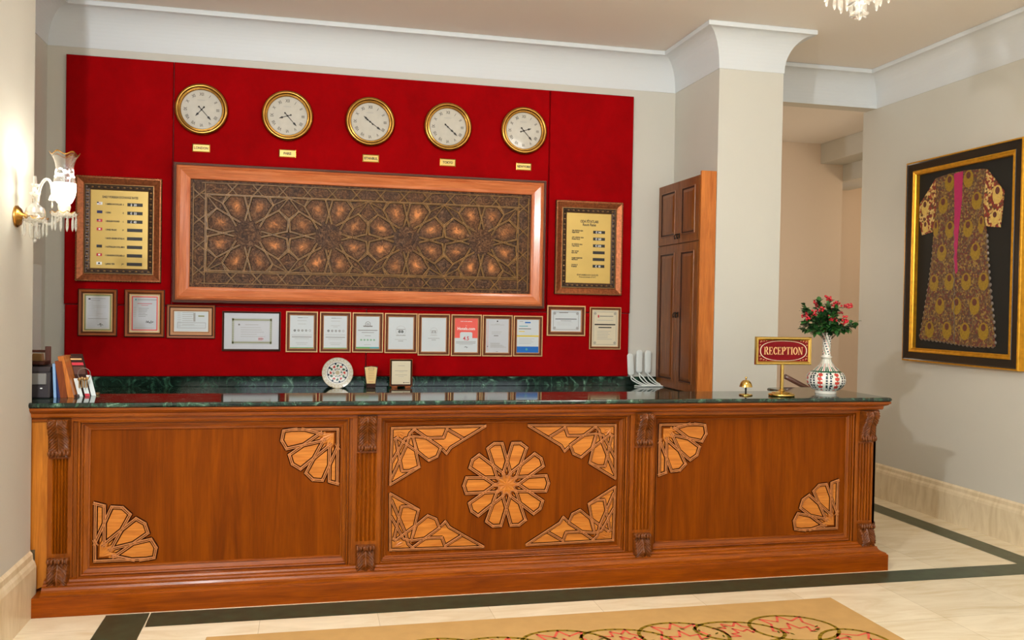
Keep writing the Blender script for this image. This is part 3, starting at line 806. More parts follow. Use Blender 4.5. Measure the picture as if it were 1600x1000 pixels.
# ================================================================== CARVED LATTICE PICTURE
cp = thing('carved_wall_panel', 'large framed carved wooden star lattice panel on the red wall', 'wall art', (.43, YV, 2.15))
mb = MB(); O = ('orange', 'orangez')
mb.rectsweep(-1.006, 1.867, 1.628, 2.673, YV, [(0, 0, 'edge'), (0, .062, 'edge'), (.004, .070, 'edge'), (.014, .072, 'edge'), (.020, .066, O), (.026, .074, O), (.036, .080, O), (.044, .074, O), (.050, .076, O), (.096, .058, O), (.112, .054, O), (.118, .050, O), (.119, .025, 'edge')]+[(.12, .024, 'edge')])
mb.build('frame', cp)
mb = MB(); y0 = YV-.026; x0, x1, z0, z1 = -.889, 1.747, 1.746, 2.555
mb.face([(x0, y0, z0), (x1, y0, z0), (x1, y0, z1), (x0, y0, z1)], 'old')
OM = ('ostrap', 'ogold', 'odark')
fx0, fx1, fz0, fz1 = -.775, 1.640, 1.872, 2.445
fcl = [(fx0, fz0), (fx1, fz0), (fx1, fz1), (fx0, fz1)]
cw = (fx1-fx0)/4; czc = (fz0+fz1)/2
for k in range(4):
    cx = fx0+cw*(k+.5)
    cl = [(cx-cw/2, fz0), (cx+cw/2, fz0), (cx+cw/2, fz1), (cx-cw/2, fz1)]
    rosette(mb, cx, czc, [rad(22.5+45*j) for j in range(8)], .325, y0, .013, .009, OM, 'worn', 8, clip=cl, t_sh=.262, t_in=.19, rend=.27, rsh=.86, starfill=False, wornc=True)
    # centre star
    st = []
    for j in range(16):
        r = .082 if j % 2 == 0 else .058; a = PI*j/8+rad(22.5); st.append((cx+r*cos(a), czc+r*sin(a)))
    for sx in (-1, 1):
        for sz in (-1, 1):
            C = (cx+sx*cw/2, czc+sz*(fz1-fz0)/2)
            for (a, tt) in ((22.5, 1), (67.5, -1)):
                r = .325; rs, ts = .86*r, .262*r*tt; ca, sa = cos(rad(a)), sin(rad(a)); p = (rs*ca-ts*sa, rs*sa+ts*ca)
                strap(mb, C, (cx+sx*p[0], czc+sz*p[1]), .009, y0, .009, OM, cl)
                strap(mb, (cx+sx*p[0], czc+sz*p[1]), (cx+sx*cw/2 if a < 45 else cx+sx*p[0]*.8, czc+sz*(.10 if a < 45 else .31)), .009, y0, .009, OM, cl)
for (a, b_) in (((fx0, fz0), (fx1, fz0)), ((fx0, fz1), (fx1, fz1)), ((fx0, fz0), (fx0, fz1)), ((fx1, fz0), (fx1, fz1))):
    strap(mb, a, b_, .012, y0, .009, OM)
# border of long hexagons
def hexrow(p0, p1, n, hw, vert=False):
    L = (p1-p0)/n
    return L
bz = ((z0+fz0)/2+.008, (fz1+z1)/2-.008); bw = .034
nb = 13; L = (fx1-fx0)/nb
for zc in bz:
    for k in range(nb):
        c = fx0+L*(k+.5); hl = L/2
        pts = [(c-hl+.012, zc), (c-hl+.042, zc-bw), (c+hl-.042, zc-bw), (c+hl-.012, zc), (c+hl-.042, zc+bw), (c-hl+.042, zc+bw)]
        mb.prism(pts, y0, y0-.003, 'old')
        xa = c+hl
        if k < nb-1:
            for sg in (1, -1): strap(mb, (xa-.036, zc-sg*(bw+.006)), (xa+.036, zc+sg*(bw+.006)), .009, y0, .009, OM)
    for sg in (1, -1): strap(mb, (fx0-.03, zc+sg*(bw+.008)), (fx1+.03, zc+sg*(bw+.008)), .008, y0, .008, OM)
bx = ((x0+fx0)/2+.006, (fx1+x1)/2-.006); nv = 3; L = (fz1-fz0)/nv
for xc in bx:
    for k in range(nv):
        c = fz0+L*(k+.5); hl = L/2
        pts = [(xc, c-hl+.012), (xc+bw, c-hl+.042), (xc+bw, c+hl-.042), (xc, c+hl-.012), (xc-bw, c+hl-.042), (xc-bw, c-hl+.042)]
        mb.prism(pts, y0, y0-.003, 'old')
    for k in range(nv+1):
        for sg in (1, -1): strap(mb, (xc-bw-.006, fz0+L*k-sg*.036), (xc+bw+.006, fz0+L*k+sg*.036), .009, y0, .009, OM)
    for sg in (1, -1): strap(mb, (xc+sg*(bw+.008), z0+.03), (xc+sg*(bw+.008), z1-.03), .008, y0, .008, OM)
mb.build('carved_lattice', cp)

# ================================================================== RATE BOARDS
def rateframe(name, label, x0, x1, z0, z1):
    t = thing(name, label, 'notice board', ((x0+x1)/2, YV, z0))
    mb = MB()
    mb.rectsweep(x0, x1, z0, z1, YV, [(0, 0, 'ornate'), (0, .030, 'bead'), (.006, .036, 'copper'), (.012, .036, 'copper'), (.050, .022, 'copper'), (.056, .026, 'bead'), (.060, .026, 'ornate'), (.064, .020, 'ornate'), (.088, .016, 'ornate'), (.094, .014, 'bead'), (.098, .010, 'bead'), (.099, .006, 'bead')])
    i = .077
    def edge(n, f):
        for k in range(n):
            c = f((k+.5)/n); mb.ball(c, .0078, 'bead' if k % 2 else 'ornate', 7, 5, (1.25, .7, .8))
    nx = int((x1-x0-2*i)/.021); nz = int((z1-z0-2*i)/.021)
    for zz in (z0+i, z1-i): edge(nx, lambda u: (x0+i+(x1-x0-2*i)*u, YV-.020, zz))
    for xx in (x0+i, x1-i): edge(nz, lambda u: (xx, YV-.020, z0+i+(z1-z0-2*i)*u))
    # beaded outer edge
    nx = int((x1-x0)/.018); nz = int((z1-z0)/.018)
    for zz in (z0+.003, z1-.003):
        for k in range(nx): mb.ball((x0+(x1-x0)*(k+.5)/nx, YV-.032, zz), .005, 'bead', 6, 4)
    for xx in (x0+.003, x1-.003):
        for k in range(nz): mb.ball((xx, YV-.032, z0+(z1-z0)*(k+.5)/nz), .005, 'bead', 6, 4)
    mb.build('frame', t)
    return t, (x0+.098, x1-.098, z0+.098, z1-.098)
t, (a, b_, c, d) = rateframe('exchange_rate_board', 'ornate copper framed brass board of foreign exchange rates at left', -1.682, -1.092, 1.772, 2.544)
mb = MB(); y = YV-.009; w, h = b_-a, d-c
mb.face([(a, y, c), (b_, y, c), (b_, y, d), (a, y, d)], 'plate')
ys = y-.001
def R_(u0, v0, u1, v1, mat, dy=0.): mb.face([(a+w*u0, ys-dy, c+h*v0), (a+w*u1, ys-dy, c+h*v0), (a+w*u1, ys-dy, c+h*v1), (a+w*u0, ys-dy, c+h*v1)], mat)
def T_(s_, u, v, size, mat='ink', al='LEFT', sx=1., bold=.0003, dy=.0002): mb.text(s_, a+w*u, c+h*v, size, mat, ys-dy, al, sx=sx, bold=bold)
T_('DAILY FOREIGN EXCHANGE RATES', .51, .90, .0235, 'ink', 'CENTER', .66, .0007)
rows_ = [('1 AMERICAN DOLLAR', '$', '$  30', ('whiteink', 'pinkink', 'navy')), ('1 EURO', '\u20ac', '\u20ac  33', ('navy', 'navy', 'navy')), ('1 ENGLISH POUND', '\u00a3', '\u00a3  40', ('redink', 'pinkink', 'navy')),
         ('1 SWISS FRANC', 'SF', '', ('redink', 'whiteink', 'redink')), ('1 SAUDI ARABIA RIYAL', 'SAR', '', None), ('1 AUSTRALIAN DOLLAR', 'AUD', '', ('ink', 'ink', 'navy')),
         ('1 CANADIAN DOLLAR', 'CAD', '', ('redink', 'whiteink', 'redink')), ('1 JAPAN YEN', 'JPY', '', ('whiteink', 'ink', 'whiteink'))]
for k, (n1, sy, val, fl) in enumerate(rows_):
    v = .825-.1095*k
    T_(n1, .25, v-.011, .0165, 'ink', 'LEFT', .70, .0008); T_(sy, .565, v-.011, .0155, 'ink', 'CENTER', .8, .0004)
    R_(.635, v-.021, .905, v+.021, 'ink')
    if val: T_(val, .745, v-.0165, .024, 'whiteink', 'CENTER', .85, .0005, .0006)
    if fl:
        R_(.105, v-.014, .20, v+.022, fl[0], .0001)
        if fl[1] != fl[0]: R_(.136, v-.006, .170, v+.014, fl[1], .0004)
        if fl[2] != fl[0]: R_(.105, v+.006, .135, v+.022, fl[2], .0005)
mb.build('rate_sheet', t)
t, (a, b_, c, d) = rateframe('room_rate_board', 'ornate copper framed brass board of room rates at right', 1.963, 2.544, 1.751, 2.526)
mb = MB(); w, h = b_-a, d-c
mb.face([(a, y, c), (b_, y, c), (b_, y, d), (a, y, d)], 'plate')
T_('ODA F\u0130YATLARI', .51, .865, .031, 'ink', 'CENTER', .7, .0008); T_('Room Rates', .51, .82, .031, 'ink', 'CENTER', .75, .0008)
rr = [('TEK K\u0130\u015e\u0130L\u0130K ODA', 'Single Room', '\u20ac 140'), ('\u00c7\u0130FT K\u0130\u015e\u0130L\u0130K ODA', 'Double Room', '\u20ac 160'), ('\u00dc\u00c7 K\u0130\u015e\u0130L\u0130K ODA', 'Triple Room', '\u20ac 210'), ('TEK YATAK', 'Extra Bed', ''), ('YARIM PANSIYON', 'Half Board', ''), ('KAHVALTI', 'Breakfast', '\u20ac  10')]
for k, (n1, n2, val) in enumerate(rr):
    v = .735-.098*k
    T_(n1, .12, v+.004, .0145, 'ink', 'LEFT', .8, .0007); T_(n2, .12, v-.019, .0145, 'ink', 'LEFT', .85, .0007)
    R_(.60, v-.022, .87, v+.020, 'ink')
    if val: T_(val, .72, v-.0165, .024, 'whiteink', 'CENTER', .85, .0006, .0006)
T_('F\u0130YATLARIMIZA KDV DAH\u0130LD\u0130R', .49, .105, .0165, 'ink', 'CENTER', .78, .0004); T_('Prices are inclusive of V.A.T.', .49, .075, .0165, 'ink', 'CENTER', .78, .0004)
mb.build('rate_sheet', t)

# ================================================================== FRAMED CERTIFICATES
def fprof(style, fw):
    if style == 'slim':   # pale outer lip, dark brown, thin gilt inner
        return [(0, 0, 'f_dark'), (0, .012, 'f_pale'), (.002, .014, 'f_pale'), (fw*.27, .014, 'f_dark'), (fw*.33, .010, 'f_brown'), (fw*.78, .009, 'f_dark'), (fw*.82, .010, 'f_tan'), (fw*.98, .008, 'f_tan'), (fw, .004, 'f_tan'), (fw+.001, .002, 'f_tan')]
    if style == 'wide':
        return [(0, 0, 'f_dark'), (0, .014, 'f_dark'), (fw*.14, .016, 'f_mid'), (fw*.2, .018, 'f_mid'), (fw*.5, .014, 'f_brown'), (fw*.7, .011, 'f_dark'), (fw*.8, .008, 'f_pale'), (fw*.86, .009, 'f_pale'), (fw*.99, .006, 'f_pale'), (fw, .002, 'f_pale')]
    if style == 'thin':
        return [(0, 0, 'f_dark'), (0, .014, 'edge'), (fw*.3, .017, 'f_dark'), (fw*.8, .012, 'f_dark'), (fw, .004, 'f_dark'), (fw+.001, .002, 'f_dark')]
    if style == 'tan':
        return [(0, 0, 'f_dark'), (0, .014, 'f_dark'), (fw*.1, .016, 'f_mid'), (fw*.35, .014, 'f_dark'), (fw*.52, .010, 'f_tan'), (fw*.9, .010, 'f_mid'), (fw, .004, 'f_pale'), (fw+.001, .002, 'f_pale')]
def cert(name, label, x0, x1, z0, z1, style, fw, sheet, draw, group='framed certificates on the red wall'):
    global mb, a, b_, c, d, w, h, ys
    t = thing(name, label, 'framed certificate', ((x0+x1)/2, YV, z0), group)
    mb = MB(); mb.rectsweep(x0, x1, z0, z1, YV, fprof(style, fw)); mb.build('frame', t)
    a, b_, c, d = x0+fw, x1-fw, z0+fw, z1-fw; w, h = b_-a, d-c; y = YV-.003; ys = y-.0006
    mb = MB(); mb.face([(a-.001, y, c-.001), (b_+.001, y, c-.001), (b_+.001, y, d+.001), (a-.001, y, d+.001)], sheet)
    draw(); mb.build('sheet', t)
def lines(u0, u1, v0, v1, n, mat='lightink', seed=0, th=.008, jag=.5):
    r = random.Random(seed)
    for k in range(n):
        v = v1-(v1-v0)*k/max(1, n-1); cut = r.random()*jag*(u1-u0)
        R_(u0, v-th/2, u1-cut, v+th/2, mat)
def cline(v, half, mat='lightink', th=.01, u=.5): R_(u-half, v-th/2, u+half, v+th/2, mat)
def ringd(u, v, r0, r1, mat, n=24, a0=0, a1=2*PI, ax=1.):
    for k in range(n):
        p, q = a0+(a1-a0)*k/n, a0+(a1-a0)*(k+1)/n
        mb.face([(a+w*u+r0*ax*cos(p), ys-.0002, c+h*v+r0*sin(p)), (a+w*u+r1*ax*cos(p), ys-.0002, c+h*v+r1*sin(p)), (a+w*u+r1*ax*cos(q), ys-.0002, c+h*v+r1*sin(q)), (a+w*u+r0*ax*cos(q), ys-.0002, c+h*v+r0*sin(q))], mat)
def disc(u, v, r, mat, n=14): mb.face([(a+w*u+r*cos(2*PI*k/n), ys-.0002, c+h*v+r*sin(2*PI*k/n)) for k in range(n)], mat)
def border(u0, v0, u1, v1, wd, mat):
    hx = wd/w; hv = wd/h
    R_(u0, v0, u1, v0+hv, mat); R_(u0, v1-hv, u1, v1, mat); R_(u0, v0+hv, u0+hx, v1-hv, mat); R_(u1-hx, v0+hv, u1, v1-hv, mat)
def squiggle(u, v, s_, mat, seed):
    r = random.Random(seed); p = (a+w*u, c+h*v)
    pts = [(p[0]+s_*(k/9-.5), p[1]+s_*.35*(r.random()-.5)*(2 if k in (3, 5) else 1)) for k in range(10)]
    for q0, q1 in zip(pts, pts[1:]):
        dx, dz = q1[0]-q0[0], q1[1]-q0[1]; L = math.hypot(dx, dz)+1e-6; nx, nz = -dz/L*.0012, dx/L*.0012
        mb.face([(q0[0]-nx, ys-.0003, q0[1]-nz), (q1[0]-nx, ys-.0003, q1[1]-nz), (q1[0]+nx, ys-.0003, q1[1]+nz), (q0[0]+nx, ys-.0003, q0[1]+nz)], mat)
def d1():
    border(0, 0, 1, 1, .010, 'olive'); border(.07, .055, .93, .945, .003, 'papercream')
    R_(.15, .86, .23, .895, 'ink'); lines(.25, .82, .84, .89, 2, 'greyink', 1); lines(.15, .85, .42, .78, 9, 'lightink', 2, .007, .8); cline(.33, .36, 'greyink'); squiggle(.6, .16, .04, 'ink', 3); disc(.6, .18, .007, 'greyink')
cert('framed_certificate', 'brown framed certificate with grey paper and small stamp, first under the exchange board', -1.665, -1.396, 1.367, 1.716, 'wide', .042, 'papergrey', d1)
def d2():
    border(0, 0, 1, 1, .007, 'papercream'); border(.04, .03, .96, .97, .008, 'coral')
    R_(.16, .855, .21, .9, 'teal'); T_('', .5, .86, .01); cline(.875, .34, 'greyink', .014, .58); cline(.77, .26, 'redink', .014); cline(.72, .12, 'redink', .010); lines(.1, .2, .42, .66, 6, 'lightink', 4, .008, .3); lines(.28, .85, .42, .64, 6, 'greyink', 5, .010, .6)
    squiggle(.68, .27, .055, 'ink', 8); squiggle(.68, .25, .05, 'ink', 11); cline(.10, .35)
cert('framed_certificate', 'brown framed certificate with coral border and black signature, below the exchange board', -1.347, -1.065, 1.362, 1.718, 'wide', .042, 'papergrey', d2)
def d3():
    border(0, 0, 1, 1, .004, 'papercream'); lines(.1, .2, .25, .93, 9, 'lightink', 6, .016, .1); lines(.24, .6, .35, .93, 7, 'lightink', 7, .02, .3); R_(.7, .74, .88, .8, 'olive'); border(.1, .18, .92, .45, .002, 'greyink'); cline(.3, .38)
    R_(.56, .5, .62, .92, 'lightink')
cert('framed_certificate', 'small landscape tan framed printed form left of the certificate with olive border', -1.050, -.702, 1.356, 1.612, 'tan', .050, 'paper', d3)
def d4():
    u0, v0, u1, v1 = .14, .14, .87, .86
    n = 22
    for k in range(n):
        u = u0+(u1-u0)*(k+.5)/n
        for v in (v0+.045, v1-.045): ringd(u, v, .003, .0075, 'olive', 8)
    for k in range(12):
        v = v0+(v1-v0)*(k+.5)/12
        for u in (u0+.02, u1-.02): ringd(u, v, .003, .0075, 'olive', 8)
    for u in (u0+.02, u1-.02):
        for v in (v0+.045, v1-.045): disc(u, v, .006, 'ink')
    border(u0, v0, u1, v1, .0012, 'greyink'); border(u0+.045, v0+.095, u1-.045, v1-.095, .0012, 'lightink')
    disc(.27, .68, .007, 'greyink'); cline(.68, .12, 'lightink', .014, .5); lines(.3, .75, .35, .6, 5, 'lightink', 9, .01, .4); R_(.62, .24, .70, .33, 'pinkink'); cline(.29, .05, 'redink', .014, .67)
cert('framed_certificate', 'wide dark thin framed certificate with ornamental olive border', -.652, -.220, 1.264, 1.568, 'thin', .014, 'papergrey', d4)
def dots(v):
    for k in range(5): ringd(.2+k*.16, v, .0035 if k < 4 else .006, .0085, 'ink' if k == 0 else 'greyink', 16)
def dA(mk):
    def f():
        cline(.93, .1, 'ink', .012, .42); cline(.93, .14, 'greyink', .008, .62); cline(.84, .2); 
        if mk: cline(.74, .17)
        else: cline(.70, .2); cline(.66, .1)
        dots(.54); cline(.40 if mk else .42, .44); cline(.345, .42, 'greyink', .018); cline(.29, .3); cline(.17, .25); cline(.12, .2)
        R_(0, 0, 1, .025, 'green')
    return f
SW = .031
cert('framed_certificate', 'slim framed white certificate with five circles, leftmost of the two that match', -.182, .059, 1.257, 1.574, 'slim', SW, 'paper', dA(True))
cert('framed_certificate', 'slim framed white certificate with five circles, directly above the painted plate', .074, .314, 1.256, 1.574, 'slim', SW, 'paper', dA(False))
def dC():
    ringd(.5, .76, .018, .0215, 'greyink', 24); ringd(.5, .76, .004, .007, 'greyink', 10, ax=1.6); R_(.3, .68, .7, .715, 'greyink')
    cline(.57, .42, 'greyink', .022); cline(.50, .27, 'greyink', .014); cline(.40, .13, 'greyink', .012)
    for k in range(5): ringd(.22+k*.14, .27, .003, .0072, 'green', 12)
    cline(.12, .15); R_(0, 0, .6, .05, 'green'); R_(.6, 0, 1, .05, 'teal')
cert('framed_certificate', 'slim framed white certificate with laurel seal above five green circles', .324, .566, 1.257, 1.573, 'slim', SW, 'paper', dC)
def owl(v, big):
    r = .038 if big else .028
    ringd(.5, v+.03, r, r+.0016, 'lightink', 28)
    for s_ in (-1, 1): ringd(.5+s_*.06, v, .0035, .0095 if big else .0075, 'ink' if big else 'greyink', 16)
    disc(.5, v-.02, .002, 'ink'); R_(.42, v+.035, .58, v+.05, 'greyink')
def dD(): owl(.545, True); cline(.43, .19, 'greyink', .016); cline(.30, .24); cline(.255, .1, 'greyink', .014); cline(.62, .17, 'greyink', .014)
cert('framed_certificate', 'slim framed white certificate with a bold round two-eyed emblem, above the small framed notice', .576, .835, 1.254, 1.572, 'slim', SW, 'paper', dD)
def dE(): owl(.57, False); cline(.48, .15); cline(.39, .24, 'greyink', .01); cline(.345, .09, 'greyink', .012); cline(.62, .13)
cert('framed_certificate', 'slim framed near blank certificate with a small pale emblem, left of the coral poster', .840, 1.098, 1.237, 1.571, 'slim', SW, 'paper', dE)
def dF():
    R_(0, .42, 1, 1, 'coral', .0001); T_('GUEST REVIEW AWARDS', .5, .895, .0095, 'whiteink', 'CENTER', .9, .0001, .0005); T_('on', .5, .77, .01, 'whiteink', 'CENTER', 1, .0001, .0005)
    T_('Hotels.com', .5, .655, .034, 'whiteink', 'CENTER', .92, .0006, .0006)
    cx, cz, r = a+w*.5, c+h*.42, .030
    pts = [(cx-w*.27, cz-.001)]+[(cx-w*.27+.014*(1-cos(q)), cz+.036+.012*sin(q)) for q in (0, .5, 1.0, PI/2)]+[(cx+w*.27-.014*(1-cos(q)), cz+.036+.012*sin(q)) for q in (PI/2, 1., .5, 0)]+[(cx+w*.27, cz-.001)]
    mb.face([(p[0], ys-.0004, p[1]) for p in pts], 'paper')
    T_('4.5', .5, .355, .044, 'redink', 'CENTER', .95, .0008, .0008)
    lines(.06, .94, .27, .31, 2, 'greyink', 3, .012, .05); cline(.23, .3); squiggle(.5, .14, .03, 'ink', 5)
cert('framed_certificate', 'slim framed coral and white rating certificate with large 4.5', 1.108, 1.358, 1.233, 1.570, 'slim', SW, 'paper', dF)
def dG():
    disc(.5, .93, .006, 'ink'); cline(.82, .3, 'lightink'); cline(.85, .1); R_(.07, .05, .10, .95, 'pinkink'); cline(.5, .1, 'greyink', .02, .45); lines(.25, .9, .55, .62, 3, 'lightink', 5); lines(.2, .9, .16, .28, 5, 'lightink', 6, .012); disc(.08, .18, .004, 'ink'); cline(.03, .05, 'greyink')
cert('framed_certificate', 'slim framed letter with a small crest at top, right of the coral poster', 1.365, 1.616, 1.232, 1.569, 'slim', SW, 'papergrey', dG)
def dH():
    R_(.36, .89, .62, .93, 'blue'); cline(.94, .08, 'greyink', .01, .2); cline(.80, .2, 'teal', .022, .3); cline(.72, .28, 'greyink', .026, .36); cline(.64, .13, 'yellow', .026, .22)
    R_(0, .48, 1, .525, 'yellow'); lines(.1, .9, .28, .42, 4, 'lightink', 3); R_(0, 0, 1, .185, 'blue'); disc(.45, .10, .010, 'teal')
cert('framed_certificate', 'slim framed certificate with yellow stripe and solid blue foot', 1.624, 1.871, 1.233, 1.567, 'slim', SW, 'paper', dH)
def cornerorn(mat, u0, v0, u1, v1):
    for u in (u0, u1):
        for v in (v0, v1): ringd(u, v, .004, .009, mat, 4); ringd(u, v, .011, .013, mat, 4)
def dI():
    border(.07, .08, .93, .92, .003, 'greyink'); cornerorn('greyink', .12, .16, .88, .84); cline(.88, .15, 'greyink', .03, .42); cline(.58, .36, 'ink', .03); cline(.5, .18, 'greyink', .02); lines(.2, .8, .3, .42, 3, 'lightink', 3)
cert('framed_certificate', 'landscape tan framed certificate with corner ornaments, below the room rates board', 1.906, 2.238, 1.405, 1.657, 'slim', .038, 'paper', dI)
def dJ():
    border(.06, .05, .94, .95, .0025, 'greyink'); cornerorn('greyink', .12, .1, .88, .9); R_(.22, .79, .27, .86, 'redink'); cline(.83, .26, 'greyink', .02, .55)
    cline(.60, .40, 'ink', .035); cline(.52, .25, 'ink', .03); lines(.2, .8, .2, .42, 6, 'lightink', 3, .01); cline(.72, .3, 'lightink')
cert('framed_certificate', 'portrait tan framed cream certificate with corner ornaments, rightmost on the red wall', 2.275, 2.552, 1.296, 1.650, 'slim', .024, 'papercream', dJ)

# ================================================================== THINGS ON THE BACK SHELF
ZD = .99
def tilt_children(root, ang):
    root.rotation_euler = (ang, 0, 0)
t = thing('painted_plate', 'round painted ceramic plate with floral centre standing on the back shelf', 'plate', (.211, 6.88, ZD))
mb = MB(); R = .118
def pm(j, k):
    return PM[j][k]
NS, NR = 96, 30
PM = []
for j in range(NR):
    row = []
    rr = (NR-j-.5)/NR
    for k in range(NS):
        an = 2*PI*k/NS
        if rr > .97: m_ = 'vsand'
        elif rr > .72: m_ = 'vwhite' if (k//2+int(rr*26)) % 2 else 'vsand'
        elif rr > .67: m_ = 'vwhite'
        elif rr > .645: m_ = 'vblue'
        else:
            g = sin(6*an+rr*4)*cos(14*rr)
            m_ = 'vwhite'
            if rr > .52 and sin(8*an) > .55: m_ = 'vblue'
            elif .25 < rr < .5 and g > .45: m_ = 'vred'
            elif .2 < rr < .55 and g < -.55: m_ = 'vgreen'
            elif rr < .14: m_ = 'vsand'
            elif abs(sin(4*an+1)*rr-.2) < .02: m_ = 'vblue'
        row.append(m_)
    PM.append(row)
prof = [(R*(NR-j)/NR if j < NR else .0001, .004+(.014*((NR-j)/NR)**2)) for j in range(NR+1)]
mb.lathe(prof, .211, 6.88, ZD+R, NS, 'vwhite', '-y', matf=pm)
mb.lathe([(R, .018), (R, .012), (R*.6, -.002), (.0001, -.002)], .211, 6.88, ZD+R, NS, 'vwhite', '-y')
mb.build('dish', t)
mb = MB(); mb.tube([(.17, 6.90, ZD+.004), (.17, 6.865, ZD+.004), (.17, 6.862, ZD+.015)], .003, 'iron'); mb.tube([(.25, 6.90, ZD+.004), (.25, 6.865, ZD+.004), (.25, 6.862, ZD+.015)], .003, 'iron')
mb.tube([(.17, 6.90, ZD+.004), (.211, 6.885, ZD+.09), (.25, 6.90, ZD+.004)], .003, 'iron'); mb.tube([(.211, 6.9, ZD+.09), (.211, 6.93, ZD+.004)], .003, 'iron'); mb.build('stand', t)

t = thing('award_plaque', 'small cream tapered award plaque on a dark base on the back shelf', 'award', (.467, 6.88, ZD))
mb = MB(); mb.prism([(.430, 1.012), (.504, 1.012), (.520, 1.155), (.467, 1.160), (.412, 1.155)][::1], 6.895, 6.885, 'f_dark'); mb.box(.432, .502, 6.865, 6.91, ZD, 1.014, 'f_dark', .003); mb.build('base', t)
mb = MB(); mb.prism([(.434, 1.024), (.500, 1.024), (.514, 1.148), (.500, 1.152), (.467, 1.156), (.434, 1.152), (.418, 1.148)], 6.885, 6.880, 'award')
a, b_, c, d = .42, .515, 1.02, 1.155; w, h = b_-a, d-c; ys = 6.879
border(.28, .80, .72, .93, .002, 'ink'); 
for k in range(5): cline(.7-.1*k, .25, 'f_tan', .02)
cline(.12, .2, 'redink', .02); mb.build('face_plate', t)
t = thing('framed_notice', 'small free-standing brown framed notice on the back shelf', 'picture frame', (.70, 6.88, ZD))
mb = MB(); x0, x1 = .612, .788
mb.rectsweep(x0, x1, ZD+.012, 1.214, 6.90, [(0, 0, 'f_dark'), (0, .014, 'f_mid'), (.004, .018, 'f_dark'), (.012, .014, 'f_dark'), (.016, .010, 'f_dark')]); mb.face([(x0, 6.90, ZD+.012), (x0, 6.90, 1.214), (x1, 6.90, 1.214), (x1, 6.90, ZD+.012)], 'f_dark')
mb.box(.625, .67, 6.86, 6.92, ZD, ZD+.014, 'f_mid', .003); mb.box(.73, .775, 6.86, 6.92, ZD, ZD+.014, 'f_mid', .003)
mb.build('frame', t)
mb = MB(); a, b_, c, d = x0+.015, x1-.015, ZD+.027, 1.199; w, h = b_-a, d-c; ys = 6.8885
mb.face([(a, 6.889, c), (b_, 6.889, c), (b_, 6.889, d), (a, 6.889, d)], 'papercream')
cline(.80, .18, 'greyink'); cline(.58, .34, 'greyink', .012); cline(.53, .12); cline(.40, .32, 'greyink', .01); cline(.33, .15); R_(.62, .05, .68, .09, 'ink'); R_(.70, .06, .95, .08, 'ink'); mb.build('sheet', t)

# white handsets with coiled cables
for k, (x, z0, z1, lab) in enumerate([(2.655, 1.075, 1.262, 'white upright handset with cable beside the red wall, leftmost of three'), (2.727, 1.095, 1.292, 'white upright handset with cable, middle of three'), (2.805, 1.090, 1.290, 'white upright handset with cable, nearest the wall cupboard')]):
    t = thing('telephone_handset', lab, 'telephone handset', (x, 7.02, ZD), 'white handsets on the back shelf')
    mb = MB(); lean = -.012 if k == 0 else 0
    rows = []
    for j in range(13):
        v = j/12; z = z0+(z1-z0)*v; e = min(1, min(v, 1-v)*9+.45); rx, ry = .028*e, .011*e
        rows.append([(x+lean*v+rx*math.copysign(abs(cos(q))**.5, cos(q)), 7.02+ry*math.copysign(abs(sin(q))**.5, sin(q)), z) for q in [2*PI*i/20 for i in range(20)]])
    mb.grid(rows, 'whiteplastic', True, True, capends=True)
    mb.build('handset_body', t)
    mb = MB(); mb.box(x-.014, x+.014, 7.03, YB, z0+.06, z0+.10, 'whiteplastic', .003); mb.build('wall_clip', t)
    for q in range(2):
        mb = MB(); s_ = .03*q
        pts = [(x+.004-.01*q, 7.02, z0+.004), (x-.005+s_, 6.99, z0-.03), (x+.03+s_, 6.96, ZD+.03), (x+.07+s_, 6.92, ZD+.012), (x+.12+.02*q, 6.90, ZD+.0065), (x+.08-.02*q, 6.885+.01*q, ZD+.0065), (x+.02, 6.90, ZD+.0065), (x-.0+.01*q, 6.93, ZD+.0065)]
        P = []
        for i in range(len(pts)-1):
            p0 = Vector(pts[max(i-1, 0)]); p1 = Vector(pts[i]); p2 = Vector(pts[i+1]); p3 = Vector(pts[min(i+2, len(pts)-1)])
            for u in range(6):
                tt = u/6; v = .5*((2*p1)+(-p0+p2)*tt+(2*p0-5*p1+4*p2-p3)*tt*tt+(-p0+3*p1-3*p2+p3)*tt**3); v.z = max(v.z, ZD+.006); P.append(v)
        P.append(Vector(pts[-1])); mb.tube(P, .0052, 'whiteplastic', 7); mb.build('cable', t)

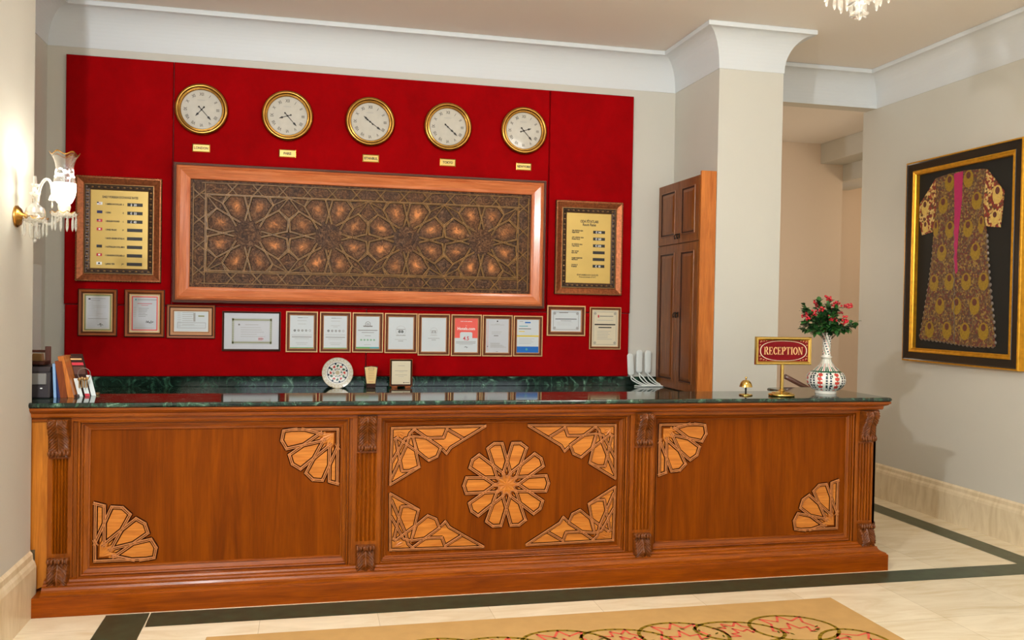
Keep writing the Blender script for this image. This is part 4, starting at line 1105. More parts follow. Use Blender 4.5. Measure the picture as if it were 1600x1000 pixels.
# wall cupboard on the side of the column
t = thing('wall_cupboard', 'tall narrow wooden cupboard with four panelled doors beside the column', 'cupboard', (2.96, 6.6, ZD))
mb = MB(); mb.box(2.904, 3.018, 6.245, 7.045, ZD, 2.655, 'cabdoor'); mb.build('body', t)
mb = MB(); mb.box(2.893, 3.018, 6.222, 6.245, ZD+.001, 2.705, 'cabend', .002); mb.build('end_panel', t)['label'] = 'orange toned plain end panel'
for (z0, z1, hz) in ((ZD+.006, 2.168, 1.60), (2.176, 2.675, 2.235)):
    for (y0, y1, hy) in ((6.249, 6.622, 6.60), (6.626, 7.04, 6.65)):
        mb = MB(); mb.box(2.886, 2.904, y0, y1, z0, z1, 'cabdoor', .002)
        i = .062
        mb.rectsweep(y0+i, y1-i, z0+i, z1-i, 2.886, [(0, .0003, 'cabdoor'), (.004, .006, 'cabdoor'), (.010, .006, 'f_dark'), (.016, .0005, 'f_dark'), (.022, .0005, 'cabdoor'), (.045, .007, 'cabdoor')], plane='yz')
        mb.face([(2.879, y0+i+.045, z0+i+.045), (2.879, y0+i+.045, z1-i-.045), (2.879, y1-i-.045, z1-i-.045), (2.879, y1-i-.045, z0+i+.045)], 'cabdoor')
        dr = mb.build('door', t)
        mb = MB(); mb.box(2.882, 2.887, hy-.012, hy+.012, hz-.022, hz+.022, 'iron', .002); mb.tube([(2.884, hy, hz+.012), (2.868, hy, hz+.010), (2.862, hy, hz-.004), (2.868, hy, hz-.02)], .0045, 'iron', 6); mb.ball((2.867, hy, hz-.02), .007, 'iron', 8, 6); mb.build('handle', dr)

# ================================================================== THINGS ON THE FRONT WORKTOP
ZT = 1.1005
t = thing('reception_bell', 'small brass domed bell on a stem on the green marble', 'bell', (2.72, 5.13, ZT))
mb = MB(); mb.lathe([(.0001, 0), (.042, 0), (.043, .005), (.036, .009), (.022, .011), (.010, .014), (.0001, .014)], 2.72, 5.13, ZT, 32, 'brass'); mb.build('base', t)
mb = MB(); mb.lathe([(.006, .012), (.005, .03), (.007, .04), (.004, .05), (.004, .075)], 2.72, 5.13, ZT, 12, 'iron'); mb.build('stem', t)
mb = MB(); mb.lathe([(.041, .054), (.040, .060), (.037, .072), (.030, .086), (.018, .096), (.0001, .100)], 2.72, 5.13, ZT, 32, 'brass'); mb.lathe([(.041, .054), (.038, .056), (.034, .070), (.0001, .095)], 2.72, 5.13, ZT, 32, 'brass'); mb.build('dome', t)
mb = MB(); mb.lathe([(.004, .098), (.004, .106), (.007, .109), (.007, .115), (.0001, .120)], 2.72, 5.13, ZT, 12, 'brass'); mb.build('plunger', t)

t = thing('reception_sign', 'brass stand sign with maroon oval reading RECEPTION on the counter', 'sign', (2.947, 5.085, ZT))
SX, SY = 2.947, 5.085
mb = MB(); mb.lathe([(.0001, 0), (.080, 0), (.083, .006), (.082, .014), (.070, .018), (.064, .020), (.062, .024), (.040, .027), (.022, .030), (.018, .040), (.012, .046), (.0001, .046)], SX, SY, ZT, 48, 'brass'); mb.build('base', t)
mb = MB(); mb.lathe([(.0115, .04), (.0115, .21)], SX, SY, ZT, 20, 'brass'); mb.build('pole', t)
x0, x1, z0, z1 = 2.755, 3.147, 1.300, 1.478; fy = SY+.008
mb = MB(); mb.rectsweep(x0, x1, z0, z1, fy, [(0, 0, 'brass'), (0, .018, 'brass'), (.004, .024, 'brass'), (.013, .024, 'brass'), (.022, .016, 'brass'), (.024, .012, 'brass')]); mb.face([(x0, fy, z0), (x0, fy, z1), (x1, fy, z1), (x1, fy, z0)], 'brass'); mb.build('frame', t)
mb = MB(); a, b_, c, d = x0+.023, x1-.023, z0+.022, z1-.022; py = fy-.013
mb.face([(a, py, c), (b_, py, c), (b_, py, d), (a, py, d)], 'signred')
cx, cz = (a+b_)/2, (c+d)/2; ew, eh = (b_-a)/2-.008, (d-c)/2-.003
def sup(q, k): return (cx+ew*k*math.copysign(abs(cos(q))**.8, cos(q)), cz+eh*k*math.copysign(abs(sin(q))**.8, sin(q)))
N = 64
for i in range(N):
    q0, q1 = 2*PI*i/N, 2*PI*(i+1)/N
    p = [sup(q0, .965), sup(q0, 1.), sup(q1, 1.), sup(q1, .965)]; mb.face([(u, py-.0012, v) for u, v in p], 'papercream')
for sx in (-1, 1):
    for sz in (-1, 1):
        for (rx, rz, r0) in ((.014, .012, .009), (.034, .008, .006), (.009, .032, .006), (.052, .005, .004)):
            ox, oz = cx+sx*((b_-a)/2-rx), cz+sz*((d-c)/2-rz)
            for i in range(14):
                q0, q1 = 2*PI*i/18, 2*PI*(i+1)/18; ra, rb = r0*(1-i/20), r0*(1-i/20)-.0022
                mb.face([(ox+ra*cos(q0), py-.001, oz+ra*sin(q0)), (ox+ra*cos(q1), py-.001, oz+ra*sin(q1)), (ox+rb*cos(q1), py-.001, oz+rb*sin(q1)), (ox+rb*cos(q0), py-.001, oz+rb*sin(q0))], 'f_pale')
# serif capitals built from strokes
LH, TW, HW = .048, .0078, .0036
def letter(ch, x):
    Y_ = py-.0015
    def r(u0, v0, u1, v1): mb.face([(x+u0, Y_, cz-LH/2+v0), (x+u1, Y_, cz-LH/2+v0), (x+u1, Y_, cz-LH/2+v1), (x+u0, Y_, cz-LH/2+v1)], 'f_pale')
    def stem(u, s0=True, s1=True):
        r(u, 0, u+TW, LH)
        if s0: r(u-.0035, 0, u+TW+.0035, HW)
        if s1: r(u-.0035, LH-HW, u+TW+.0035, LH)
    def arc(cu, cv, ru, rv, a0, a1, tw, n=12):
        for i in range(n):
            q0, q1 = a0+(a1-a0)*i/n, a0+(a1-a0)*(i+1)/n
            def pt(q, k): 
                th = tw*abs(cos(q))+HW*abs(sin(q)); return (x+cu+(ru-th*k)*cos(q), Y_, cz-LH/2+cv+(rv-th*k)*sin(q))
            mb.face([pt(q0, 0), pt(q1, 0), pt(q1, 1), pt(q0, 1)], 'f_pale')
    if ch in 'RP':
        stem(.003); r(.009, LH-HW, .018, LH); r(.009, LH*.46, .018, LH*.46+HW); arc(.016, LH*.73+HW/2, .0125, LH*.27+HW/2, -PI/2, PI/2, TW)
        if ch == 'R':
            mb.face([(x+.015, Y_, cz-LH/2+LH*.48), (x+.022, Y_, cz-LH/2+LH*.48), (x+.034, Y_, cz-LH/2), (x+.024, Y_, cz-LH/2)], 'f_pale'); return .036
        return .032
    if ch == 'E':
        stem(.003); r(.009, LH-HW, .027, LH); r(.009, 0, .028, HW); r(.009, LH*.48, .021, LH*.48+HW); r(.0245, LH-.013, .027, LH); r(.0255, 0, .028, .014); r(.019, LH*.40, .021, LH*.63); return .032
    if ch == 'C':
        arc(.018, LH/2, .0165, LH/2, rad(50), rad(310), TW, 20); r(.027, LH-.016, .030, LH-.002); r(.027, .004, .030, .012); return .033
    if ch == 'T':
        stem(.0125, True, False); r(.0, LH-HW, .033, LH); r(0, LH-.014, .0025, LH); r(.0305, LH-.014, .033, LH); return .035
    if ch == 'I': stem(.005); return .0185
    if ch == 'O': arc(.018, LH/2, .0175, LH/2, 0, 2*PI, TW, 28); return .038
    if ch == 'N':
        r(.004, 0, .004+HW, LH); r(0, 0, .011, HW); r(-.001, LH-HW, .010, LH); r(.028, 0, .028+HW, LH); r(.023, LH-HW, .036, LH)
        mb.face([(x+.004, Y_, cz+LH/2), (x+.004+TW, Y_, cz+LH/2), (x+.0316, Y_, cz-LH/2), (x+.0316-TW*.8, Y_, cz-LH/2)], 'f_pale'); return .037
n0 = len(mb.v); xx = 0
for ch in 'RECEPTION': xx += letter(ch, xx)
k = .274/xx
mb.v[n0:] = [(cx-.137+p[0]*k, p[1], p[2]) for p in mb.v[n0:]]
mb.build('sign_face', t)

# painted vase
VX, VY = 3.368, 5.25
t = thing('painted_vase', 'white painted bottle vase with red tulips, holding berries, on the counter', 'vase', (VX, VY, ZT))
def smooth_prof(pts, n):
    out = []
    for i in range(len(pts)-1):
        p0, p1, p2, p3 = pts[max(i-1, 0)], pts[i], pts[i+1], pts[min(i+2, len(pts)-1)]
        for k in range(n):
            u = k/n
            out.append(tuple(.5*(2*p1[q]+(p2[q]-p0[q])*u+(2*p0[q]-5*p1[q]+4*p2[q]-p3[q])*u*u+(3*p1[q]-p0[q]-3*p2[q]+p3[q])*u**3) for q in (0, 1)))
    out.append(pts[-1]); return out
VP = [(.066, 0), (.069, .010), (.066, .016), (.094, .030), (.121, .062), (.127, .095), (.117, .128), (.085, .156), (.056, .182), (.038, .208), (.031, .232), (.036, .238), (.036, .246), (.028, .252), (.027, .30), (.027, .35), (.031, .385), (.038, .402), (.034, .402), (.024, .38), (.022, .2)]
vp = smooth_prof(VP, 6); NS = 120
def vm(j, k):
    z = vp[j][1]; an = 2*PI*k/NS
    if z < .02 : return 'vwhite'
    if .140 < z < .150 or .232 < z < .236: return 'vgreen'
    if .02 < z < .14:
        u = (k/NS*8) % 1; row = (z-.032)/.108; 
        fx = (u-.5)*2
        if abs(abs(fx)-.12-.55*math.sqrt(max(0, 1-(row*2-1)**2))*.5) < .03: return 'vgreen'
        # tulips column / blue dots column alternating
        col = int(k/NS*14) % 2; uu = (k/NS*14) % 1-.5; rr = (row*4) % 1-.5
        if col == 0:
            if uu*uu*1.1+rr*rr*.6 < .10: return 'vred'
            if abs(uu) < .05 and rr > .2: return 'vgreen'
        else:
            q = ((row*7) % 1-.5); s_ = abs(abs(uu)-.22)
            if s_*s_*4+q*q*.6 < .085: return 'vblue'
        return 'vwhite'
    if .150 <= z < .232:
        u = (k/NS*12) % 1-.5; row = (z-.15)/.082
        if abs(abs(u)-.36+.1*row) < .07: return 'vgreen'
        if abs(u) < .10*(1-row) and row < .6: return 'vred'
        return 'vwhite'
    if z > .252:
        u = (k/NS*4+z*9) % 1; q = (z*60) % 1-.5
        if abs(u-.3) < .12 and abs(q) < .3: return 'vblue'
        if abs(u-.6) < .09 and q > 0: return 'vpink'
        if abs(u-.85) < .05: return 'vgreen'
    return 'vwhite'
mb = MB(); mb.lathe(vp, VX, VY, ZT, NS, 'vwhite', matf=vm); mb.face([(VX+.076*cos(2*PI*k/NS), VY+.076*sin(2*PI*k/NS), ZT) for k in range(NS)][::-1], 'vwhite'); mb.build('vase_body', t)
# bouquet
t = thing('berry_bouquet', 'bunch of green leaves with red berry clusters in the painted vase', 'flower arrangement', (VX, VY, ZT+.3))
R0 = random.Random(21)
mb = MB(); tips = []
for k in range(34):
    a0 = 2*PI*k/34*5+R0.uniform(-.3, .3); el = R0.uniform(-.15, 1.45) if k > 8 else R0.uniform(-.25, .25)
    L = R0.uniform(.10, .19)*(1 if el < 1 else .95)
    base = Vector((VX, VY, ZT+.33)); top = Vector((VX-.015, VY, ZT+.46))
    dirv = Vector((cos(a0)*cos(el)*1.15, sin(a0)*cos(el), sin(el)*.95))
    tip = top+dirv*L
    mid = Vector((VX, VY, ZT+.41))+dirv*L*.4
    mb.tube([base, mid, tip], [.0022, .0018, .001], 'stem', 5); tips.append((mid, tip, dirv))
mb.build('stems', t)
mb = MB()
def leafm(c, dirv, up, L, wd, mat):
    d = dirv.normalized(); s_ = d.cross(up).normalized(); n = s_.cross(d).normalized()
    secs = [(0, .05, 0), (.2, .7, .02), (.45, 1, .05), (.7, .75, .03), (.88, .35, -.02), (1, .02, -.08)]
    rows = []
    for (u, ww, lift) in secs:
        p = c+d*L*u+n*lift*L
        jag = 1+(.12 if ww > .6 else 0)
        rows.append([tuple(p-s_*wd*ww*jag+n*wd*.25*ww), tuple(p), tuple(p+s_*wd*ww*jag+n*wd*.25*ww)])
    mb.grid(rows, mat, False, False)
for (mid, tip, dv) in tips:
    for q in range(17):
        u = .1+.9*q/16; c = mid.lerp(tip, u); rv = Vector((R0.uniform(-1, 1), R0.uniform(-1, 1), R0.uniform(-.7, .7)))
        dd = (dv*.7+rv*.9); leafm(c, dd, Vector((R0.uniform(-.4, .4), R0.uniform(-.4, .4), 1)), R0.uniform(.030, .052), R0.uniform(.010, .017), 'leaf' if R0.random() < .55 else 'leaf2')
for k in range(130):
    a0 = R0.uniform(0, 2*PI); r = R0.uniform(.01, .11); c = Vector((VX-.01+cos(a0)*r, VY+sin(a0)*r, ZT+.412+R0.uniform(0, .10)))
    leafm(c, Vector((cos(a0), sin(a0), R0.uniform(-.5, .3))), Vector((0, 0, 1)), .05, .016, 'leaf' if k % 2 else 'leaf2')
mb.build('foliage', t)
clus = [(-.125, -.06, .535), (-.155, -.03, .50), (-.10, -.08, .56), (-.045, -.11, .50), (-.03, -.11, .49), (.055, -.10, .475), (.06, -.11, .50), (.03, -.04, .60), (.0, -.02, .63), (-.025, -.03, .645), (.055, -.03, .60), (.12, -.04, .585), (.155, -.02, .585), (-.07, .04, .60), (.09, .06, .56), (.14, .07, .53), (-.13, .06, .52), (0, .09, .58), (.055, .10, .50)]
for (dx, dy, dz) in clus:
    mb = MB()
    for q in range(8):
        mb.ball((VX+dx+R0.uniform(-.02, .02), VY+dy+R0.uniform(-.02, .02), ZT+dz+R0.uniform(-.016, .016)), .0075, 'berry', 8, 6)
    mb.build('berry_cluster', t)

# ---- items at the left end of the worktop
t = thing('card_terminal', 'dark grey desktop machine at the left end of the marble worktop', 'office machine', (-1.43, 5.26, ZT))
mb = MB(); mb.box(-1.52, -1.365, 5.17, 5.36, ZT, 1.245, 'printer', .006)
mb.prism([(5.17, 1.245), (5.36, 1.245), (5.36, 1.275), (5.19, 1.268)][::-1], -1.52, -1.366, 'printer', 'yz'); mb.build('housing', t)
mb = MB(); mb.box(-1.455, -1.38, 5.160, 5.1695, 1.175, 1.235, 'greyink', .003); mb.build('display', t)
mb = MB(); mb.box(-1.41, -1.40, 5.164, 5.1695, 1.152, 1.158, 'whiteink'); mb.build('indicator', t)
o = MB(); o.box(-1.50, -1.405, 5.22, 5.33, 1.276, 1.296, 'f_dark', .004); tag(o.build('wallet_case'), 'small dark brown case lying on top of the grey machine', 'case')
o = MB(); o.prism([(-1.485, 1.297), (-1.425, 1.297), (-1.43, 1.335), (-1.475, 1.337)], 5.30, 5.26, 'bead'); tag(o.build('key_box'), 'little olive brown box on the dark case on the machine', 'box')
# picture easel (brown T-shaped rest) standing behind
t = thing('wooden_stand', 'brown wooden upright with cross arm standing behind the grey machine', 'stand', (-1.45, 5.38, ZT))
mb = MB(); mb.box(-1.447, -1.420, 5.385, 5.405, ZT, 1.37, 'edge', .002); mb.build('post', t)
mb = MB(); mb.box(-1.60, -1.447, 5.387, 5.402, 1.335, 1.35, 'edge', .002); mb.build('arm', t)
mb = MB(); mb.box(-1.55, -1.40, 5.37, 5.41, ZT, ZT+.012, 'edge', .002); mb.build('foot', t)
# leaning items
def leaning(name, label, cat, x0, th, y0, y1, z1, lean, mats, group=None):
    mb = MB(); h = z1-ZT
    p = [(x0, ZT), (x0+th, ZT), (x0+th-lean, z1), (x0-lean, z1)]
    n = len(p); f = lambda q, yy: (q[0], yy, q[1])
    mb.face([f(q, y0) for q in p], mats[0]); mb.face([f(q, y1) for q in p][::-1], mats[0])
    for i in range(4):
        u, v = p[i], p[(i+1) % 4]; mb.face([f(u, y0), f(u, y1), f(v, y1), f(v, y0)], mats[1] if i == 1 else (mats[2] if i == 3 else mats[0]))
    o = mb.build(name); tag(o, label, cat, group); return o
leaning('leaflet', 'pale blue leaflet leaning beside the grey machine', 'leaflet', -1.352, .014, 5.20, 5.34, 1.285, -.004+.012, ('bluep', 'blue', 'bluep'))
leaning('booklet', 'dark navy booklet leaning between the blue leaflet and wooden folder', 'booklet', -1.334, .012, 5.21, 5.36, 1.283, .016, ('navy', 'ink', 'paper'))
leaning('menu_folder', 'brown leather folder leaning against the booklets', 'folder', -1.316, .034, 5.19, 5.37, 1.300, .03, ('leather', 'leather', 'leather'))
t = thing('wooden_brochure_holder', 'tilted orange wooden brochure holder at the left end of the counter', 'brochure holder', (-1.24, 5.28, ZT))
mb = MB(); L_ = .055
def slant(x0, x1, y0, y1, z0, z1, mat):
    sh = lambda z: -(z-ZT)/.225*L_
    p = [(x0+sh(z0), y0, z0), (x1+sh(z0), y0, z0), (x1+sh(z0), y1, z0), (x0+sh(z0), y1, z0), (x0+sh(z1), y0, z1), (x1+sh(z1), y0, z1), (x1+sh(z1), y1, z1), (x0+sh(z1), y1, z1)]
    i = len(mb.v); mb.v += p; k = mb.mi(mat)
    for f in ((0,3,2,1),(4,5,6,7),(0,1,5,4),(1,2,6,5),(2,3,7,6),(3,0,4,7)): mb.f.append(tuple(i+q for q in f)); mb.m.append(k); mb.sm.append(False)
slant(-1.280, -1.250, 5.20, 5.36, ZT, 1.325, 'cabend'); mb.build('side_board', t)
mb = MB(); slant(-1.250, -1.19, 5.345, 5.36, ZT, 1.33, 'f_dark'); slant(-1.25, -1.235, 5.21, 5.345, ZT, ZT+.012, 'f_dark'); mb.build('back_board', t)
mb = MB(); slant(-1.248, -1.185, 5.315, 5.335, ZT+.002, 1.318, 'f_dark'); slant(-1.247, -1.190, 5.310, 5.3149, 1.30, 1.308, 'f_pale'); slant(-1.247, -1.188, 5.3105, 5.3149, 1.27, 1.285, 'redink'); slant(-1.247, -1.19, 5.311, 5.3149, 1.22, 1.262, 'edge'); tag(mb.build('brochure'), 'dark brochure with a red band standing in the wooden holder', 'brochure')
for k, (x, y, hh, lab) in enumerate([(-1.243, 5.26, .10, 'white card tag beside the wooden holder, leftmost of three'), (-1.212, 5.28, .09, 'white card tag with red foot under the key ring'), (-1.185, 5.30, .115, 'white card tag nearest the marble upstand, rightmost of three')]):
    mb = MB(); slant(x, x+.024, y, y+.004, ZT, ZT+hh, 'whiteplastic')
    if k == 1: slant(x, x+.024, y-.0004, y, ZT, ZT+.014, 'redink')
    tag(mb.build('card_tag'), lab, 'card tag', 'white card tags')
t = thing('key_bunch', 'bunch of brass keys on a wire ring over the white card tags', 'keys', (-1.215, 5.25, ZT))
mb = MB(); mb.tube([(-1.215+.032*cos(q), 5.262, 1.225+.032*sin(q)) for q in [2*PI*i/24 for i in range(25)]], .0022, 'silver', 6, cap=False); mb.build('ring', t)
for k in range(4):
    x = -1.235+.013*k; mb = MB(); mb.ball((x, 5.245, 1.197+.004*(k % 2)), .010, 'bead', 10, 6, (1, .3, 1)); mb.box(x-.003, x+.003, 5.243, 5.247, 1.150, 1.19, 'bead'); mb.build('key', t)
tb = MB(); tb.box(-1.195, -1.155, 5.33, 5.37, ZT, ZT+.012, 'bead', .002); tag(tb.build('trinket'), 'tiny brass item lying right of the card tags on the marble', 'trinket')

# white panel standing in the alcove & handrail in the recess
t = thing('electrical_cabinet', 'tall narrow white cabinet in the corner beside the red wall', 'cabinet', (-1.87, 6.7, ZD))
mb = MB(); mb.box(-1.893, -1.850, 6.55, 6.78, ZD+.001, 1.872, 'whiteplastic', .003); mb.build('housing', t)
mb = MB(); mb.box(-1.849, -1.845, 6.56, 6.77, ZD+.02, 1.86, 'whiteplastic', .001); mb.build('door', t)
t = thing('stair_handrail', 'sloping brown wooden handrail behind the counter beside the column', 'handrail', (3.75, 6.4, 0))
mb = MB(); mb.tube([(3.50+.0, 6.00, 1.152), (3.60, 6.0, 1.105), (3.95, 6.0, .94)], .019, 'edge', 10); mb.build('rail', t)
mb = MB(); mb.box(3.80, 3.835, 5.982, 6.018, 0, .99, 'edge', .003); mb.build('post', t)

# ================================================================== FRAMED ROBE ON THE RIGHT WALL
t = thing('framed_robe', 'black and gold framed antique brocade robe on the right wall', 'wall art', (XR, 5.9, 1.25))
XF = XR
mb = MB(); y0, y1, z0, z1 = 5.27, 6.53, 1.245, 2.912
mb.rectsweep(y0, y1, z0, z1, XF, [(0, 0, 'goldpaint'), (0, .060, 'goldpaint'), (.004, .068, 'goldpaint'), (.014, .070, 'blackm'), (.022, .064, 'blackm'), (.075, .058, 'blackm'), (.078, .062, 'goldpaint'), (.086, .064, 'goldpaint'), (.096, .056, 'goldpaint'), (.104, .058, 'goldpaint'), (.112, .050, 'goldpaint'), (.113, .020, 'blackm')], plane='yz')
mb.build('frame', t)
mb = MB(); mb.face([(XF-.019, y0+.10, z0+.10), (XF-.019, y0+.10, z1-.10), (XF-.019, y1-.10, z1-.10), (XF-.019, y1-.10, z0+.10)], 'backing'); mb.build('mount', t)
# robe: coordinates (Y, Z) in the wall plane
def yz_poly(mb, pts, x0, x1, mat, sm=None): mb.prism(pts, x0, x1, mat, 'yz', sm)
xb = XF-.020; xf = xb-.010
body = [(6.214, 2.745), (6.05, 2.762), (5.89, 2.762), (5.70, 2.748), (5.662, 2.740), (5.675, 2.60), (5.688, 2.469), (5.653, 2.28), (5.637, 2.084), (5.595, 1.796), (5.556, 1.567), (5.537, 1.410), (5.66, 1.398), (5.80, 1.404), (5.922, 1.408), (6.10, 1.425), (6.25, 1.432), (6.362, 1.438), (6.308, 1.676), (6.263, 1.907), (6.232, 2.115), (6.225, 2.30), (6.205, 2.45), (6.201, 2.58)]
mb = MB(); yz_poly(mb, body, xb, xf, 'robe')
# edging scallops
def scallop(pts, step=.046, r=.016):
    for p, q in zip(pts, pts[1:]):
        L = math.hypot(q[0]-p[0], q[1]-p[1]); n = max(1, round(L/step))
        for k in range(n):
            c = (p[0]+(q[0]-p[0])*(k+.5)/n, p[1]+(q[1]-p[1])*(k+.5)/n)
            mb.lathe([(.0001, .0085), (r*.8, .0075), (r, .0015), (r, 0)], xb-.009+.009, c[0], c[1], 12, 'silver', 'x')
n0 = len(mb.v)
scallop([(5.653, 2.26), (5.637, 2.084), (5.595, 1.796), (5.556, 1.567), (5.540, 1.410)]); scallop([(5.540, 1.410), (5.80, 1.404), (6.10, 1.425), (6.362, 1.438)]); scallop([(6.362, 1.438), (6.308, 1.676), (6.263, 1.907), (6.232, 2.115), (6.226, 2.22)])
mb.v[n0:] = [(2*xb-p[0]-.0, p[1], p[2]) for p in mb.v[n0:]]
def medal(y, z, ry, rz, mat='medal', clipd=None, out=None):
    xx = (out or xf)-.0012
    pts = [(y+ry*cos(2*PI*k/20), z+rz*sin(2*PI*k/20)) for k in range(20)]
    mb.prism(pts, xx+.0012, xx, mat, 'yz')
    pts = [(y+ry*.45*cos(2*PI*k/14), z+rz*.42+rz*.40*sin(2*PI*k/14)) for k in range(14)]
    mb.prism(pts, xx, xx-.0006, 'maroon', 'yz')
for (y, z) in [(6.118, 2.515), (5.754, 2.511), (6.033, 2.314), (5.837, 2.307), (6.050, 2.685), (5.845, 2.690), (6.119, 2.135), (5.753, 2.125), (6.201, 1.895), (6.025, 1.90), (5.843, 1.897), (5.663, 1.893), (6.127, 1.708), (5.94, 1.708), (5.748, 1.709), (6.241, 1.514), (6.04, 1.515), (5.843, 1.511), (5.65, 1.517), (6.195, 2.335), (5.70, 2.325)]:
    sc = 1 if z > 2.2 else 1.0
    medal(y, z, .052 if y not in (6.195, 5.70) else .03, .068)
# magenta lining showing in the open front and silver zigzag below it
mb.prism([(6.000, 2.752), (5.905, 2.758), (5.908, 2.55), (5.935, 2.30), (5.950, 2.10), (5.935, 1.985), (5.955, 1.96), (5.975, 2.02), (5.985, 2.25), (5.985, 2.45)], xf, xf-.003, 'magenta', 'yz')
zz = [(5.985 if k < 6 else 5.95)+(.006 if k % 2 else -.006) for k in range(40)]
for k in range(18):
    z = 2.34-.052*k; u = 5.985-.002*k; v = .007*(1 if k % 2 else -1)
    mb.tube([(xf-.003, u+v, z), (xf-.003, u-v, z-.052)], .0028, 'silver', 5)
robe = mb.build('robe', t)
for nm, pts, meds in (('sleeve', [(6.214, 2.745), (6.404, 2.551), (6.400, 2.42), (6.363, 2.294), (6.232, 2.312), (6.215, 2.45), (6.205, 2.58)], [(6.335, 2.520, .042, .062), (6.325, 2.36, .034, .05)]),
                      ('sleeve', [(5.662, 2.742), (5.675, 2.60), (5.690, 2.469), (5.655, 2.308), (5.516, 2.289), (5.500, 2.42), (5.486, 2.552)], [(5.548, 2.535, .048, .07), (5.568, 2.365, .042, .055)])):
    mb = MB(); mb.prism(pts if nm else pts, xb, xf+.002, 'sleeve', 'yz')
    for m_ in meds: medal(*m_, mat='medal2', out=xf+.002)
    mb.build('sleeve', robe)['label'] = 'brighter gold and red patterned sleeve'

# ================================================================== RUG
t = thing('rug', 'tan rug with olive scroll border and coral tulips in front of the counter', 'rug', (1.2, 3.2, 0))
mb = MB(); rx0, rx1, ry0, ry1, rz = -.47, 2.925, 1.6, 4.462, .010
mb.box(rx0, rx1, ry0, ry1, .001, rz, 'rug', .003); mb.build('pile', t)
mb = MB()
def rib(pts, w0, mat, z=rz+.0012):
    n = len(pts)
    for i in range(n-1):
        p, q = Vector((*pts[i], 0)), Vector((*pts[i+1], 0)); d = (q-p)
        if d.length < 1e-6: continue
        d.normalize(); nn = Vector((-d.y, d.x, 0))*w0; e = d*w0*.4
        mb.face([(p-nn-e).to_tuple()[:2]+(z,), (q-nn+e).to_tuple()[:2]+(z,), (q+nn+e).to_tuple()[:2]+(z,), (p+nn-e).to_tuple()[:2]+(z,)], mat)
def oval(cx, cy, rx, ry, rot, mat, w0, a0=0, a1=2*PI, n=28):
    rib([(cx+rx*cos(a0+(a1-a0)*k/n)*cos(rot)-ry*sin(a0+(a1-a0)*k/n)*sin(rot), cy+rx*cos(a0+(a1-a0)*k/n)*sin(rot)+ry*sin(a0+(a1-a0)*k/n)*cos(rot)) for k in range(n+1)], w0, mat)
def tulip(cx, cy, s_, rot):
    P = [(-.10, -.02), (-.07, .05), (-.09, .11), (-.03, .07), (0, .13), (.03, .07), (.09, .11), (.07, .05), (.10, -.02), (.05, -.05), (.06, 0), (.02, -.01), (0, .05), (-.02, -.01), (-.06, 0), (-.05, -.05), (-.10, -.02)]
    rib([(cx+s_*(u*cos(rot)-v*sin(rot)), cy+s_*(u*sin(rot)+v*cos(rot))) for u, v in P], .0065, 'rugred')
def leafr(cx, cy, rot, s_=.03):
    mb.face([(cx+s_*cos(rot), cy+s_*sin(rot), rz+.0014), (cx-s_*.35*sin(rot), cy+s_*.35*cos(rot), rz+.0014), (cx-s_*cos(rot), cy-s_*sin(rot), rz+.0014), (cx+s_*.35*sin(rot), cy-s_*.35*cos(rot), rz+.0014)], 'rugdark')
def chain(p0, p1, n, out):
    ang = math.atan2(p1[1]-p0[1], p1[0]-p0[0]); rr_ = random.Random(3)
    for k in range(n):
        u = (k+.5)/n; cx, cy = p0[0]+(p1[0]-p0[0])*u, p0[1]+(p1[1]-p0[1])*u
        L = math.hypot(p1[0]-p0[0], p1[1]-p0[1])/n
        big = k % 2 == 0
        oval(cx, cy, L*.74, .175 if big else .135, ang-.28*out, 'rugolive', .0095)
        tulip(cx, cy, 1.3 if big else .95, ang+(0 if out > 0 else PI)+(0 if big else .4))
        for q in range(6):
            a0 = rr_.uniform(0, 2*PI); leafr(cx+cos(a0)*L*.42, cy+sin(a0)*.085, a0+.7, .02)
xa, xb_, ya, yb = rx0+.34, rx1-.32, ry0+.3, ry1-.40
chain((xa, yb), (xb_, yb), 9, 1); chain((xb_+.05, yb-.12), (xb_+.05, ya), 8, 1); chain((xb_, ya), (xa, ya), 12, 1); chain((xa-.05, ya), (xa-.05, yb-.1), 8, 1)
mb.build('woven_border', t)

